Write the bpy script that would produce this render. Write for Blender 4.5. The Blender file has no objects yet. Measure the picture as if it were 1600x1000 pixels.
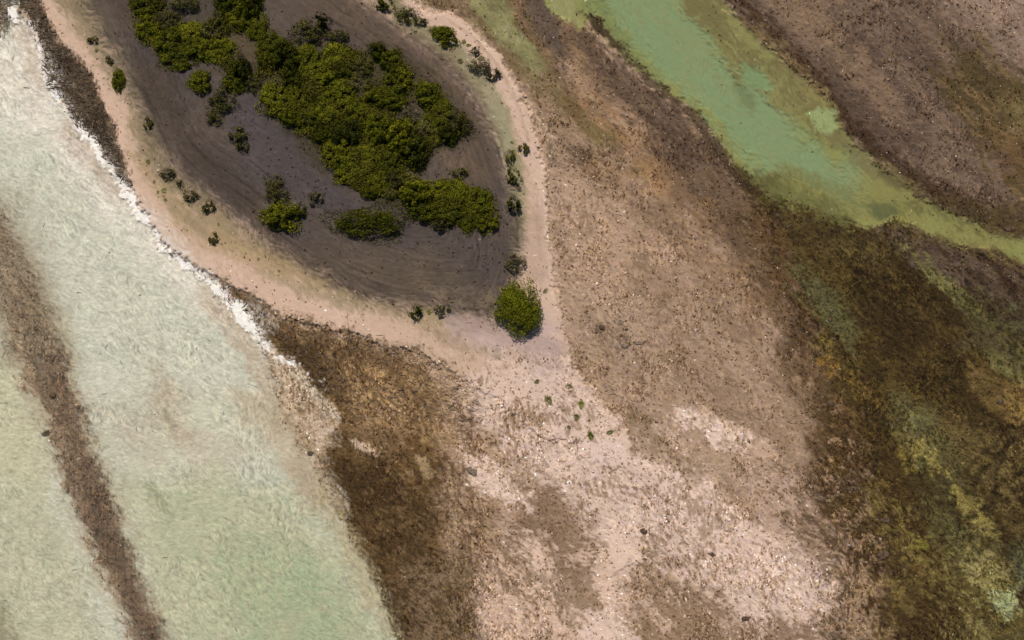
import bpy, math, random
import numpy as np
random.seed(7); rng = np.random.default_rng(7)

# ------------------------------------------------------------------ camera, sky, sun, exposure
scene = bpy.context.scene
M_PX = 0.1                                   # one photo pixel is 0.1 m on the ground
def W(px, py): return ((px - 800) * M_PX, (500 - py) * M_PX)

cam_d = bpy.data.cameras.new('camera'); cam = bpy.data.objects.new('camera', cam_d)
scene.collection.objects.link(cam)
CAM_H = 125.0
cam.location = (0, 0, CAM_H); cam.rotation_euler = (0, 0, 0)
cam_d.sensor_width = 36; cam_d.lens = 36 * (CAM_H - 0.5) / 160.0
cam_d.clip_start = 1; cam_d.clip_end = 6000
scene.camera = cam

SUN_EL, SUN_AZ = math.radians(50), math.radians(-14)     # sun stands a little left of straight up the picture
world = bpy.data.worlds.new('World'); scene.world = world; world.use_nodes = True
wn = world.node_tree.nodes; wl = world.node_tree.links
sky = wn.new('ShaderNodeTexSky'); sky.sky_type = 'NISHITA'; sky.sun_disc = False
sky.sun_elevation = SUN_EL; sky.sun_rotation = SUN_AZ
wl.new(sky.outputs[0], wn['Background'].inputs['Color']); wn['Background'].inputs['Strength'].default_value = 0.07
sd = bpy.data.lights.new('sun', 'SUN'); sd.energy = 4.0; sd.angle = math.radians(0.5); sd.color = (1.0, 0.955, 0.88)
so = bpy.data.objects.new('sun', sd); scene.collection.objects.link(so)
so.rotation_euler = (math.radians(90) - SUN_EL, 0, math.pi - SUN_AZ)
so.location = (0, 60, 90)
vs = scene.view_settings; vs.view_transform = 'Standard'; vs.look = 'None'; vs.gamma = 1; vs.exposure = 0.0
vs.use_curve_mapping = False

K = 1.12                                     # picture value of a white level surface in this light
def lin(c): c = c / 255.0; return c / 12.92 if c <= 0.04045 else ((c + 0.055) / 1.055) ** 2.4
def C(r, g, b):
    if r - b > 14 and r > g: b = b - 4.5 * min(1, b / 100) * max(0, min(1, (152 - b) / 30))      # warm soils
    return np.array([lin(r), lin(g), lin(b)], np.float32) / np.array([K, K, K * 1.0], np.float32)

# ------------------------------------------------------------------ grid of the terrain
def axis(half, step, far):
    inner = np.arange(-half, half + step * .5, step)
    out = []; s = step; v = inner[-1]
    while v < far:
        s *= 1.22; v += s; out.append(v)
    out = np.array(out)
    return np.concatenate([-out[::-1], inner, out]).astype(np.float32), len(out)
STEP = 0.14
gx, ox = axis(83, STEP, 1500); gy, oy = axis(53, STEP, 1500)
X, Y = np.meshgrid(gx, gy); H_, W_ = X.shape
PX = X / M_PX + 800; PY = 500 - Y / M_PX

tab = rng.random((256, 256)).astype(np.float32)
def vnoise(x, y):
    xi = np.floor(x).astype(np.int32); yi = np.floor(y).astype(np.int32)
    fx = (x - xi).astype(np.float32); fy = (y - yi).astype(np.float32)
    fx = fx * fx * (3 - 2 * fx); fy = fy * fy * (3 - 2 * fy)
    a = tab[yi & 255, xi & 255]; b = tab[yi & 255, (xi + 1) & 255]
    c = tab[(yi + 1) & 255, xi & 255]; d = tab[(yi + 1) & 255, (xi + 1) & 255]
    return (a + (b - a) * fx + (c - a) * fy + (a - b - c + d) * fx * fy) * 2 - 1
def fbm(x, y, scale, octv, gain=0.55):
    r = 0; amp = 1; tot = 0; f = 1 / scale
    for o in range(octv):
        ca, sa = math.cos(o * 1.3), math.sin(o * 1.3)
        r = r + amp * vnoise((x * ca - y * sa) * f + 17.3 * o, (x * sa + y * ca) * f + 9.1 * o)
        tot += amp; amp *= gain; f *= 2.03
    return r / tot * 1.7
NB = {'c': fbm(X, Y, 14.0, 4), 'b': fbm(X + 50, Y, 5.0, 5), 'm': fbm(X, Y + 70, 1.6, 4, .65), 's': fbm(X + 9, Y - 31, 0.45, 2, .7)}
SD1 = (X + Y * -1)                                           # along the picture's down-right diagonal
NB['d'] = fbm(SD1 * .707 * .28, (X + Y) * .707, 1.0, 4, .6)    # drawn out along the tidal flow
# a fibrous field: white noise smeared along the tidal flow with curling directions
def soften(a): return (a * 2 + np.roll(a, 1, 0) + np.roll(a, -1, 0) + np.roll(a, 1, 1) + np.roll(a, -1, 1) + .6 * (np.roll(np.roll(a, 1, 0), 1, 1) + np.roll(np.roll(a, -1, 0), -1, 1) + np.roll(np.roll(a, 1, 0), -1, 1) + np.roll(np.roll(a, -1, 0), 1, 1)))
II, JJ = np.meshgrid(np.arange(H_), np.arange(W_), indexing='ij')
def smear(an, n, seed, fine=.55):
    w0 = np.random.default_rng(seed).standard_normal(X.shape).astype(np.float32); w1 = soften(w0); w0 = w1 / w1.std() + fine * w0; w0 /= w0.std()
    ca, sa = np.cos(an), np.sin(an); out = np.zeros(X.shape, np.float32)
    for s_ in range(-n, n + 1):
        jj = np.clip(JJ + np.rint(ca * s_).astype(np.int32), 0, W_ - 1); ii = np.clip(II - np.rint(sa * s_).astype(np.int32), 0, H_ - 1)
        out += (1 - abs(s_) / (n + 1)) * w0[ii, jj]
    return np.clip(out / out.std(), -2.6, 2.6)
NB['l'] = smear(math.radians(48) + .8 * NB['b'] + .5 * NB['m'], 4, 11)
NB['x'] = .75 * NB['b'] + .38 * NB['l'] + .55 * np.roll(NB['m'], 130, 1)
_v = (X * .64 - Y * .77); _u = (X * .77 + Y * .64)
NB['f'] = fbm(_v * .26 + .8 * NB['b'], _u + 1.0 * NB['b'], 3.4, 5, .6) + .28 * NB['l'] + .25 * NB['m']
_k = [0]
def nf(name):
    _k[0] += 1
    return np.roll(NB[name], (37 * _k[0]) % 400, axis=1) if name in 'cb' else np.roll(NB[name], (91 * _k[0]) % 500, axis=1)

# coarse distance fields, looked up bilinearly
cs = 4.0
cxs = np.arange(-400, 2001, cs, dtype=np.float32); cys = np.arange(-400, 1401, cs, dtype=np.float32)
CX, CY = np.meshgrid(cxs, cys)
U = np.clip((PX + 400) / cs, 0, len(cxs) - 1.001); V = np.clip((PY + 400) / cs, 0, len(cys) - 1.001)
UI = U.astype(np.int32); VI = V.astype(np.int32); UF = (U - UI).astype(np.float32); VF = (V - VI).astype(np.float32)
def up(f):
    return (f[VI, UI] * (1 - UF) + f[VI, UI + 1] * UF) * (1 - VF) + (f[VI + 1, UI] * (1 - UF) + f[VI + 1, UI + 1] * UF) * VF
def segd(ax, ay, bx, by):
    dx, dy = bx - ax, by - ay; L = dx * dx + dy * dy + 1e-6
    t = np.clip(((CX - ax) * dx + (CY - ay) * dy) / L, 0, 1)
    return (CX - ax - t * dx) ** 2 + (CY - ay - t * dy) ** 2
def poly_c(pts):
    best = np.full(CX.shape, 1e9, np.float32); ins = np.zeros(CX.shape, bool); n = len(pts)
    for i in range(n):
        ax, ay = pts[i]; bx, by = pts[(i + 1) % n]
        best = np.minimum(best, segd(ax, ay, bx, by))
        if ay != by:
            ins ^= ((ay > CY) != (by > CY)) & (CX < (bx - ax) * (CY - ay) / (by - ay) + ax)
    d = np.sqrt(best); return np.where(ins, d, -d).astype(np.float32)
def band_c(pts):                                             # pts: (x, y, full width)
    best = np.full(CX.shape, -1e9, np.float32)
    for (ax, ay, aw), (bx, by, bw) in zip(pts[:-1], pts[1:]):
        dx, dy = bx - ax, by - ay; L = dx * dx + dy * dy + 1e-6
        t = np.clip(((CX - ax) * dx + (CY - ay) * dy) / L, 0, 1)
        d = np.sqrt((CX - ax - t * dx) ** 2 + (CY - ay - t * dy) ** 2)
        best = np.maximum(best, (aw + (bw - aw) * t) / 2 - d)
    return best
def sstep(a, b, v):
    t = np.clip((v - a) / (b - a), 0, 1); return t * t * (3 - 2 * t)

# ------------------------------------------------------------------ painted state of the ground
S = {k: np.zeros(X.shape, np.float32) for k in ('r', 'g', 'b', 'speck', 'grain', 'relief', 'z', 'c2', 's2')}
REG = np.zeros(X.shape, np.int8)
REGN = ['tidal_flat', 'sand_beach', 'island_ground', 'lagoon_bed', 'channel_bed', 'algae_bed', 'strandline', 'shore_foam']
def put(m, col=None, col2=None, mix2='b', thr=0.0, sharp=.6, speck=None, grain=None, relief=None, z=None, ang=None, reg=None):
    if col is not None:
        c = C(*col)
        if col2 is not None:
            c2 = C(*col2); t = sstep(thr - sharp, thr + sharp, nf(mix2))
            cc = [c[i] + (c2[i] - c[i]) * t for i in range(3)]
        else: cc = c
        for i, k in enumerate('rgb'): S[k] = S[k] * (1 - m) + cc[i] * m
    for k, v in (('speck', speck), ('grain', grain), ('relief', relief), ('z', z)):
        if v is not None: S[k] = S[k] * (1 - m) + v * m
    if ang is not None:
        a = ang if isinstance(ang, np.ndarray) else math.radians(ang)
        S['c2'] = S['c2'] * (1 - m) + np.cos(2 * a) * m; S['s2'] = S['s2'] * (1 - m) + np.sin(2 * a) * m
    if reg is not None: REG[m > .5] = REGN.index(reg)
def mask(shape, soft=6, wb=0, wm=0, ws=0, wd=0, band=False, op=1.0, grow=0):
    d = up(band_c(shape) if band else poly_c(shape)) + grow
    if wb: d = d + wb * nf('b')
    if wm: d = d + wm * nf('m')
    if ws: d = d + ws * nf('s')
    if wd: d = d + wd * nf('d') * 1.2
    if soft > 3: d = d + min(soft, 16) * .34 * nf('l') + min(soft, 20) * .3 * nf('m')
    return sstep(-soft, soft, d) * op
def P(shape, col=None, **k):
    mk = {q: k.pop(q) for q in ('soft', 'wb', 'wm', 'ws', 'wd', 'band', 'op', 'grow') if q in k}
    m = mask(shape, **mk); put(m, col, **k); return m
def B(shape, col=None, **k): return P(shape, col, band=True, **k)

one = np.ones(X.shape, np.float32)
# the broad tan tidal flat
put(one, (150, 124, 104), col2=(182, 153, 131), mix2='f', speck=.35, grain=.42, relief=.045, z=.28, ang=50)

LAGOON_E = [(20, -60), (30, 22), (46, 45), (58, 80), (68, 125), (85, 155), (104, 172), (118, 200), (140, 213), (158, 245), (176, 268),
            (192, 292), (206, 308), (220, 335), (240, 370), (262, 396), (290, 412), (322, 432), (346, 458), (360, 480), (385, 490),
            (402, 515), (418, 545), (446, 566), (474, 590), (492, 612), (505, 640), (500, 680), (492, 730), (508, 770), (530, 808),
            (546, 842), (566, 882), (590, 930), (612, 990), (660, 1100), (760, 1400)]
LAG = LAGOON_E + [(-400, 1400), (-400, -400), (-60, -400)]
ISLAND = [(90, -120), (128, -20), (152, 45), (190, 110), (218, 165), (240, 215), (262, 255), (300, 292), (345, 322), (385, 352), (430, 384), (480, 414),
          (530, 444), (590, 467), (650, 478), (700, 482), (760, 486), (790, 478), (802, 450), (812, 405), (808, 350), (800, 300), (790, 270),
          (780, 240), (768, 205), (755, 175), (740, 150), (720, 120), (690, 92), (655, 66), (620, 42), (585, 18), (550, -2), (480, -60), (420, -160)]

# east flat: colour provinces
P([(830, -60), (880, 30), (960, 90), (1060, 180), (1180, 320), (1230, 420), (1200, 440), (1100, 360), (1000, 260), (930, 170), (860, 90), (800, -60)],
  (92, 73, 61), col2=(112, 88, 74), soft=22, wb=16, wd=22, grain=.38, relief=.06, speck=.45)
P([(700, -60), (860, -60), (900, 60), (960, 110), (940, 170), (900, 180), (850, 130), (790, 50), (740, 10)], (138, 110, 84), col2=(108, 86, 68), soft=16, wb=8, wd=16, speck=.5)
P([(800, -60), (850, -30), (880, 30), (890, 90), (905, 130), (885, 130), (850, 60), (825, 20)], (92, 78, 70), soft=12, wm=6, wd=10, op=.85)
P([(880, 95), (930, 100), (990, 150), (1040, 215), (1010, 240), (960, 200), (900, 150)], (178, 145, 120), col2=(140, 112, 92), soft=14, wb=8, wm=8, wd=8, op=.85, speck=.6)
P([(880, 150), (950, 170), (1030, 235), (1120, 300), (1140, 350), (1060, 330), (970, 270), (900, 210)], (156, 120, 86), col2=(134, 106, 82), soft=18, wb=8, wd=16, op=.8)
P([(690, -60), (770, -60), (800, 20), (845, 85), (870, 125), (960, 210), (1000, 270), (930, 240), (870, 180), (830, 140), (790, 95), (750, 50), (715, 22)],
  (112, 96, 62), col2=(100, 78, 52), soft=12, wb=4, wd=10, op=.85)
P([(735, -60), (775, -30), (800, 25), (835, 75), (852, 108), (835, 112), (800, 85), (765, 45), (735, 10)], (146, 140, 100), col2=(124, 118, 82), soft=8, wb=3, wd=7, speck=.1, relief=.02, op=.9)
P([(650, -60), (720, -60), (735, 10), (720, 16), (690, 14), (655, 4)], (140, 116, 92), col2=(110, 88, 66), soft=8, wm=6, speck=.5)
P([(845, 190), (960, 260), (1010, 330), (1100, 420), (1130, 560), (1220, 700), (1250, 830), (1000, 640), (900, 560), (860, 450), (850, 330)],
  (190, 160, 138), col2=(158, 130, 110), mix2='f', soft=40, wb=22, wd=14, op=.8, speck=.55, grain=.42)
P([(840, 120), (900, 200), (960, 280), (940, 330), (880, 260), (845, 190)], (150, 123, 102), col2=(120, 100, 84), soft=14, wb=8, wd=10, speck=.9, relief=.09)
P([(920, 300), (1060, 350), (1160, 470), (1080, 470), (960, 390)], (190, 158, 135), soft=34, wb=14, wd=20, op=.6)
P([(960, 380), (1100, 430), (1230, 560), (1290, 660), (1290, 760), (1180, 720), (1050, 600), (980, 480)], (144, 117, 98), col2=(172, 143, 122), mix2='f', soft=36, wb=18, wd=20, op=.8, grain=.34)
P([(1060, 180), (1180, 300), (1230, 380), (1290, 540), (1300, 700), (1260, 640), (1200, 480), (1130, 350)], (110, 86, 66), col2=(128, 102, 80), soft=26, wb=14, wd=16, op=.8)
P([(900, 540), (1000, 640), (1110, 760), (1250, 860), (1260, 1060), (1120, 1060), (1000, 960), (940, 860), (960, 740), (900, 650)],
  (170, 140, 118), col2=(148, 122, 101), soft=24, wb=22, wm=10, speck=.75, relief=.06)
P([(1150, 700), (1290, 740), (1330, 850), (1310, 960), (1340, 1060), (1220, 1060), (1180, 880)], (118, 95, 76), col2=(184, 154, 134), thr=.05, sharp=.35, mix2='f', soft=18, wb=12, wm=10, speck=.7, op=.85)

P([(1010, 110), (1090, 190), (1150, 290), (1200, 400), (1160, 380), (1090, 300), (1020, 225), (950, 140), (900, 60)], (82, 65, 53), col2=(110, 88, 72), mix2='f', soft=16, wb=10, wd=12, op=.8)
P([(1165, 300), (1215, 400), (1285, 520), (1320, 700), (1330, 860), (1290, 840), (1270, 700), (1250, 560), (1190, 440), (1150, 340)], (84, 63, 42), col2=(124, 98, 74), mix2='f', thr=.3, soft=30, wb=20, wd=14, op=.95, grain=.6, speck=.7)
# far north-east flat
P([(1090, -400), (1130, 0), (1180, 50), (1240, 105), (1290, 150), (1312, 190), (1340, 220), (1400, 272), (1450, 305), (1520, 345), (1560, 358), (2000, 470), (2000, -400)],
  (120, 98, 83), col2=(92, 74, 64), mix2='f', soft=6, wm=3, grain=.42, relief=.07, speck=.45, z=.30, ang=42)
P([(1180, -60), (1290, -40), (1330, 60), (1380, 130), (1400, 190), (1330, 130), (1240, 50)], (138, 112, 92), soft=26, wb=18, wd=18, op=.75)
P([(1360, -400), (2000, -400), (2000, 120), (1600, 100), (1540, 70), (1470, 40)], (156, 130, 115), col2=(126, 102, 88), mix2='f', soft=50, wb=16, wd=14, op=.9, grain=.28)
P([(1470, 55), (1540, 80), (1650, 130), (1650, 330), (1590, 310), (1560, 250), (1500, 180), (1480, 120)], (80, 66, 38), col2=(122, 98, 66), thr=.3, sharp=.5, mix2='d', soft=24, wb=20, wd=24, op=.85)
P([(1530, 200), (1620, 220), (1620, 300), (1570, 270)], (94, 68, 40), soft=22, wm=12, wb=8, op=.5)
P([(1560, 150), (1640, 170), (1640, 215), (1590, 195)], (128, 110, 74), soft=14, wm=12, wd=8, op=.6)
B([(1110, -60, 14), (1150, -5, 16), (1190, 35, 24), (1225, 70, 26), (1262, 105, 24), (1300, 155, 30), (1325, 195, 34), (1365, 235, 30), (1420, 275, 32), (1480, 315, 44), (1550, 345, 40), (1660, 372, 40)],
  (62, 44, 28), soft=12, wm=5, wd=5, op=.85, z=.22)
P([(1440, 300), (1600, 320), (1600, 360), (1540, 352)], (84, 70, 42), soft=12, wm=8, op=.6)

# dark algae bed in the east
ALG = [(1172, 280), (1215, 290), (1290, 305), (1370, 335), (1410, 335), (1440, 350), (1500, 370), (1580, 390), (2000, 560), (2000, 1400), (1300, 1400), (1310, 1000),
       (1345, 930), (1318, 850), (1300, 790), (1335, 745), (1305, 690), (1290, 620), (1285, 550), (1245, 480), (1222, 430), (1195, 370), (1180, 320)]
P(ALG, (56, 42, 20), col2=(82, 66, 34), mix2='f', thr=.2, soft=26, wb=24, wm=10, wd=8, ws=4, grain=1.0, relief=.08, speck=.6, z=.08, ang=45, reg='algae_bed')
P([(1195, 295), (1290, 330), (1370, 352), (1410, 390), (1360, 420), (1280, 400), (1215, 350)], (84, 70, 40), col2=(66, 52, 28), soft=20, wb=8, wd=14, op=.85)
P([(1180, 330), (1230, 380), (1260, 450), (1290, 520), (1260, 500), (1215, 430)], (90, 64, 40), soft=14, wb=8, wd=10, op=.75)
P([(1225, 405), (1262, 425), (1310, 455), (1330, 500), (1330, 560), (1300, 520), (1250, 450)], (96, 92, 60), soft=14, wb=8, wm=8, wd=8, op=.7)
P([(1375, 325), (1440, 335), (1520, 362), (1600, 385), (1800, 440), (1800, 560), (1640, 560), (1560, 480), (1500, 455), (1430, 410), (1375, 370)], (92, 75, 62), col2=(60, 44, 30), thr=.15, mix2='d', soft=8, wb=4, wm=6, op=.95)
B([(1400, 375, 8), (1440, 405, 16), (1490, 455, 22), (1530, 500, 34), (1570, 560, 50), (1640, 600, 60)], (112, 104, 64), col2=(84, 78, 48), soft=8, wb=4, wm=4, wd=5, op=.85, speck=.2)
P([(1520, 455), (1600, 470), (1650, 560), (1600, 545), (1555, 500)], (86, 80, 52), col2=(58, 46, 28), mix2='m', soft=10, wm=8, op=.8)
P([(1500, 545), (1565, 555), (1600, 590), (1600, 560), (1560, 515), (1520, 500)], (78, 66, 42), soft=10, wm=5, op=.7)
P([(1518, 565), (1560, 580), (1650, 620), (1650, 690), (1590, 665), (1545, 650), (1520, 610)], (126, 102, 60), col2=(96, 76, 44), soft=8, wb=5, wm=6, wd=6, op=.9)
P([(1400, 620), (1470, 640), (1510, 700), (1540, 770), (1570, 860), (1540, 900), (1470, 860), (1430, 760), (1390, 680)], (98, 90, 56), col2=(68, 58, 32), mix2='f', soft=20, wb=14, wm=8, op=.8)
P([(1480, 660), (1650, 670), (1650, 860), (1600, 840), (1550, 790), (1500, 720)], (100, 84, 50), col2=(60, 47, 26), thr=.1, sharp=.4, mix2='m', soft=16, wb=10, wm=12, op=.9, speck=.8)
B([(1440, 700, 16), (1480, 745, 22), (1520, 790, 24), (1550, 835, 20), (1570, 850, 10)], (142, 126, 72), soft=8, wb=9, wm=12, ws=3, op=.8)
P([(1340, 760), (1430, 800), (1500, 900), (1500, 1060), (1400, 1060), (1380, 940)], (66, 50, 26), col2=(122, 106, 60), mix2='f', thr=.35, sharp=.3, soft=20, wb=12, op=.75)
P([(1290, 580), (1380, 640), (1440, 760), (1400, 800), (1330, 720)], (64, 48, 24), col2=(116, 94, 52), mix2='f', thr=.45, sharp=.3, soft=20, wb=12, op=.75)
P([(1480, 880), (1560, 860), (1590, 900), (1620, 980), (1620, 1080), (1480, 1060), (1500, 960)], (146, 134, 86), col2=(90, 78, 44), mix2='f', thr=-.1, sharp=.4, soft=16, wb=16, wm=12, op=.9)
P([(1555, 925), (1590, 925), (1595, 950), (1575, 968), (1558, 950)], (158, 160, 114), soft=7, wm=7, wb=4, op=.9)
P([(1570, 850), (1650, 840), (1650, 930), (1596, 915)], (104, 104, 74), col2=(88, 84, 56), soft=10, wb=6, op=.85)
P([(1310, 830), (1400, 850), (1450, 940), (1420, 1060), (1340, 1040), (1360, 960)], (60, 44, 24), col2=(84, 66, 38), soft=18, wb=12, wm=10, op=.8)
P([(1290, 590), (1330, 640), (1350, 720), (1340, 780), (1300, 740), (1295, 660)], (82, 58, 38), col2=(104, 80, 50), soft=12, wb=8, wm=8, op=.8)
for (x, y, a, b, th, col) in [(1302, 725, 24, 14, 10, (164, 130, 62)), (1320, 800, 40, 12, -28, (152, 122, 62)), (1365, 850, 26, 18, 35, (150, 124, 70)), (1358, 912, 22, 16, 30, (142, 120, 72)),
                              (1390, 912, 32, 11, 35, (140, 118, 70)), (1372, 988, 44, 20, 10, (152, 126, 88)), (1270, 920, 40, 20, 35, (172, 140, 112)), (1290, 890, 20, 26, 30, (176, 146, 116)),
                              (1360, 765, 40, 14, -30, (138, 114, 62)), (1430, 885, 40, 12, 40, (128, 108, 62)), (1410, 945, 36, 14, 38, (112, 96, 56)), (1300, 578, 18, 20, 60, (140, 106, 52)),
                              (1295, 530, 14, 22, 10, (126, 108, 56)), (1350, 612, 46, 9, 50, (126, 98, 48)), (1416, 720, 26, 10, 50, (138, 120, 62)), (1440, 655, 20, 14, 40, (120, 116, 78)),
                              (1242, 965, 36, 26, 20, (182, 152, 126)), (1445, 850, 14, 10, 0, (128, 122, 50)), (1490, 652, 16, 14, 0, (140, 116, 62)), (1253, 600, 40, 12, 40, (170, 138, 112)), (1222, 690, 50, 16, 35, (168, 138, 116))]:
    ca, sa = math.cos(math.radians(th)), math.sin(math.radians(th))
    pts = [(x + a * .62 * math.cos(t) * ca - b * .62 * math.sin(t) * sa, y + a * .62 * math.cos(t) * sa + b * .62 * math.sin(t) * ca) for t in [i * math.pi / 4 for i in range(8)]]
    P(pts, mix2='f', thr=.5, sharp=.5, col2=(90, 68, 40), col=tuple(int(q * w_) for q, w_ in zip(col, (.98, .97, .97))), soft=8, wm=13, ws=5, wb=6, op=.72, speck=.5)

# the shallow green channel
CH = [(-0 + 845, -60), (850, 2), (872, 26), (905, 42), (918, 30), (936, 42), (960, 62), (985, 96), (1012, 116), (1050, 150), (1080, 166), (1102, 197), (1126, 222),
      (1146, 252), (1162, 278), (1182, 292), (1215, 304), (1265, 318), (1310, 336), (1352, 352), (1380, 352), (1392, 338), (1420, 345), (1450, 362), (1500, 384), (1550, 386), (1600, 408), (2000, 560),
      (2000, 500), (1600, 373), (1560, 361), (1530, 350), (1470, 322), (1420, 292), (1380, 262), (1330, 217), (1312, 190), (1302, 165), (1290, 148), (1262, 122), (1232, 100), (1205, 75), (1180, 52), (1150, 26), (1120, -4), (1085, -60)]
chm = P(CH, (146, 138, 84), col2=(150, 148, 92), soft=5, wb=2, wm=3, ws=2, grain=.12, relief=.015, speck=.06, z=-.12, ang=42, reg='channel_bed')
P([(905, -60), (1080, -60), (1080, 20), (1120, 70), (1150, 110), (1165, 100), (1190, 130), (1230, 160), (1260, 215), (1330, 270), (1360, 310), (1320, 312), (1250, 270), (1190, 262), (1160, 240), (1130, 200), (1090, 150), (1040, 115), (990, 70), (960, 20)],
  (147, 167, 122), col2=(156, 162, 114), mix2='f', thr=.2, soft=24, wb=12, wm=6, wd=8, z=-.45)
P([(1060, -60), (1110, -20), (1180, 55), (1240, 110), (1290, 160), (1270, 200), (1240, 190), (1200, 150), (1150, 110), (1110, 60), (1070, 20)], (124, 112, 72), col2=(148, 140, 92), mix2='f', soft=8, wb=6, wd=8, z=-.10, speck=.15)
P([(1160, 100), (1185, 105), (1210, 130), (1200, 142), (1170, 130)], (136, 164, 116), soft=6, wm=5, wb=3, op=.8, z=-.4)
P([(1150, 130), (1175, 142), (1186, 160), (1180, 178), (1160, 160)], (112, 118, 76), soft=6, wm=3, op=.7)
P([(1255, 165), (1300, 165), (1318, 205), (1320, 235), (1290, 225), (1262, 200)], (128, 124, 80), soft=6, wm=5, op=.85, z=-.05)
P([(1256, 170), (1284, 156), (1306, 166), (1318, 196), (1308, 222), (1274, 206)], (122, 108, 68), soft=4, wm=4, op=.8)
P([(1262, 176), (1282, 164), (1302, 172), (1312, 196), (1302, 212), (1278, 200)], (160, 170, 118), soft=5, wm=4, op=.9)
B([(1310, 215, 14), (1350, 250, 26), (1395, 275, 20), (1440, 300, 12)], (126, 112, 78), soft=7, wm=5, wd=5, op=.8)
B([(1165, 30, 10), (1200, 66, 16), (1245, 108, 22), (1285, 148, 20)], (138, 116, 82), col2=(112, 90, 62), mix2='x', soft=8, wm=7, wd=6, op=.8)
P([(1230, 255), (1330, 290), (1420, 310), (1500, 355), (1600, 385), (1600, 395), (1540, 380), (1450, 350), (1370, 345), (1270, 315), (1190, 285)], (150, 142, 86), col2=(128, 118, 66), mix2='f', soft=9, wb=4, wm=4, op=.8)
P([(1150, 262), (1230, 278), (1290, 305), (1340, 335), (1330, 360), (1250, 330), (1190, 310)], (108, 104, 60), col2=(84, 72, 38), mix2='x', soft=12, wb=4, wm=4, op=.8, z=-.06)
B([(1380, 270, 8), (1440, 315, 12), (1510, 350, 12), (1590, 366, 14)], (96, 80, 46), soft=8, wm=8, wd=7, ws=4, op=.6)
B([(1400, 352, 8), (1460, 372, 10), (1540, 392, 10), (1600, 412, 12)], (100, 84, 48), soft=8, wm=8, wd=7, ws=4, op=.6)
P([(1360, 318), (1400, 318), (1415, 335), (1385, 345), (1365, 338)], (88, 92, 58), soft=5, wm=5, op=.75)
P([(848, -30), (885, -30), (900, 12), (912, 38), (880, 26), (860, 10)], (158, 152, 108), soft=5, wm=3, op=.9, z=-.05)
P([(890, -60), (925, -60), (960, 20), (990, 70), (1040, 120), (1020, 118), (985, 92), (950, 55), (915, 28)], (132, 138, 84), soft=8, wb=4, wd=5, op=.85)
P([(905, 14), (925, 18), (950, 45), (975, 78), (960, 74), (930, 48)], (76, 62, 42), soft=5, wm=4, ws=2, z=.12, speck=.7)
B([(965, 70, 14), (1010, 118, 14), (1050, 154, 16), (1085, 178, 20), (1108, 212, 16), (1150, 268, 18), (1180, 298, 20)], (66, 50, 34), soft=6, wm=6, ws=3, op=.8, z=.15, speck=.8)

# west algae flat
WF = [(345, 452), (372, 470), (430, 494), (480, 506), (540, 520), (600, 545), (645, 547), (690, 578), (730, 612), (760, 680), (748, 740), (770, 820), (760, 900), (790, 1000), (800, 1400), (560, 1400), (590, 940), (545, 840), (500, 740), (505, 640), (440, 566), (385, 488)]
P(WF, (126, 100, 74), col2=(104, 80, 56), soft=14, wb=9, wm=7, ws=3, grain=.70, relief=.07, speck=.65, z=.10, ang=52, reg='algae_bed')
P([(360, 470), (430, 515), (500, 560), (545, 640), (560, 740), (620, 820), (700, 900), (740, 1060), (600, 1060), (560, 900), (500, 780), (495, 650), (440, 566)], (72, 53, 29), col2=(122, 95, 60), mix2='f', thr=.3, soft=16, wb=9, wd=10, wm=6, op=.9)
P([(530, 700), (600, 700), (690, 790), (690, 900), (720, 1060), (610, 1060), (580, 930), (548, 840), (512, 760)], (62, 45, 24), col2=(104, 79, 50), mix2='f', thr=.3, soft=18, wb=12, wm=8, op=.85)
P([(640, 670), (700, 690), (712, 740), (700, 790), (660, 770), (620, 730)], (92, 68, 38), soft=10, wb=5, wm=4, op=.8, speck=.2)
P([(560, 560), (680, 590), (740, 680), (700, 690), (620, 640), (560, 620)], (162, 132, 98), col2=(132, 104, 76), soft=20, wb=10, wd=12, op=.75)
P([(650, 560), (730, 600), (790, 700), (780, 780), (720, 700)], (150, 122, 101), col2=(132, 106, 86), soft=18, wb=10, wd=10, op=.8)
P([(690, 780), (800, 700), (900, 760), (950, 850), (960, 960), (880, 930), (830, 850), (780, 860), (760, 960), (700, 880)], (136, 110, 88), col2=(172, 143, 120), mix2='x', thr=.1, soft=22, wb=12, wm=8, op=.85, speck=.7)
P([(700, 860), (760, 900), (780, 1060), (680, 1060), (660, 940)], (112, 88, 66), col2=(136, 110, 88), mix2='m', soft=16, wb=10, wm=8, op=.7)
P([(720, 680), (800, 650), (880, 740), (850, 800), (770, 830), (720, 780)], (178, 145, 122), col2=(150, 120, 98), soft=18, wb=12, wm=8, op=.75, speck=.6)
P([(548, 688), (575, 693), (594, 714), (575, 708), (555, 700)], (206, 178, 152), soft=3, wm=4, ws=2)
P([(648, 712), (664, 718), (674, 745), (662, 748), (652, 732)], (178, 152, 118), soft=4, wm=5, ws=3, op=.85)
P([(632, 736), (645, 738), (640, 745)], (178, 152, 118), soft=3, wm=3, op=.8)

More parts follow.
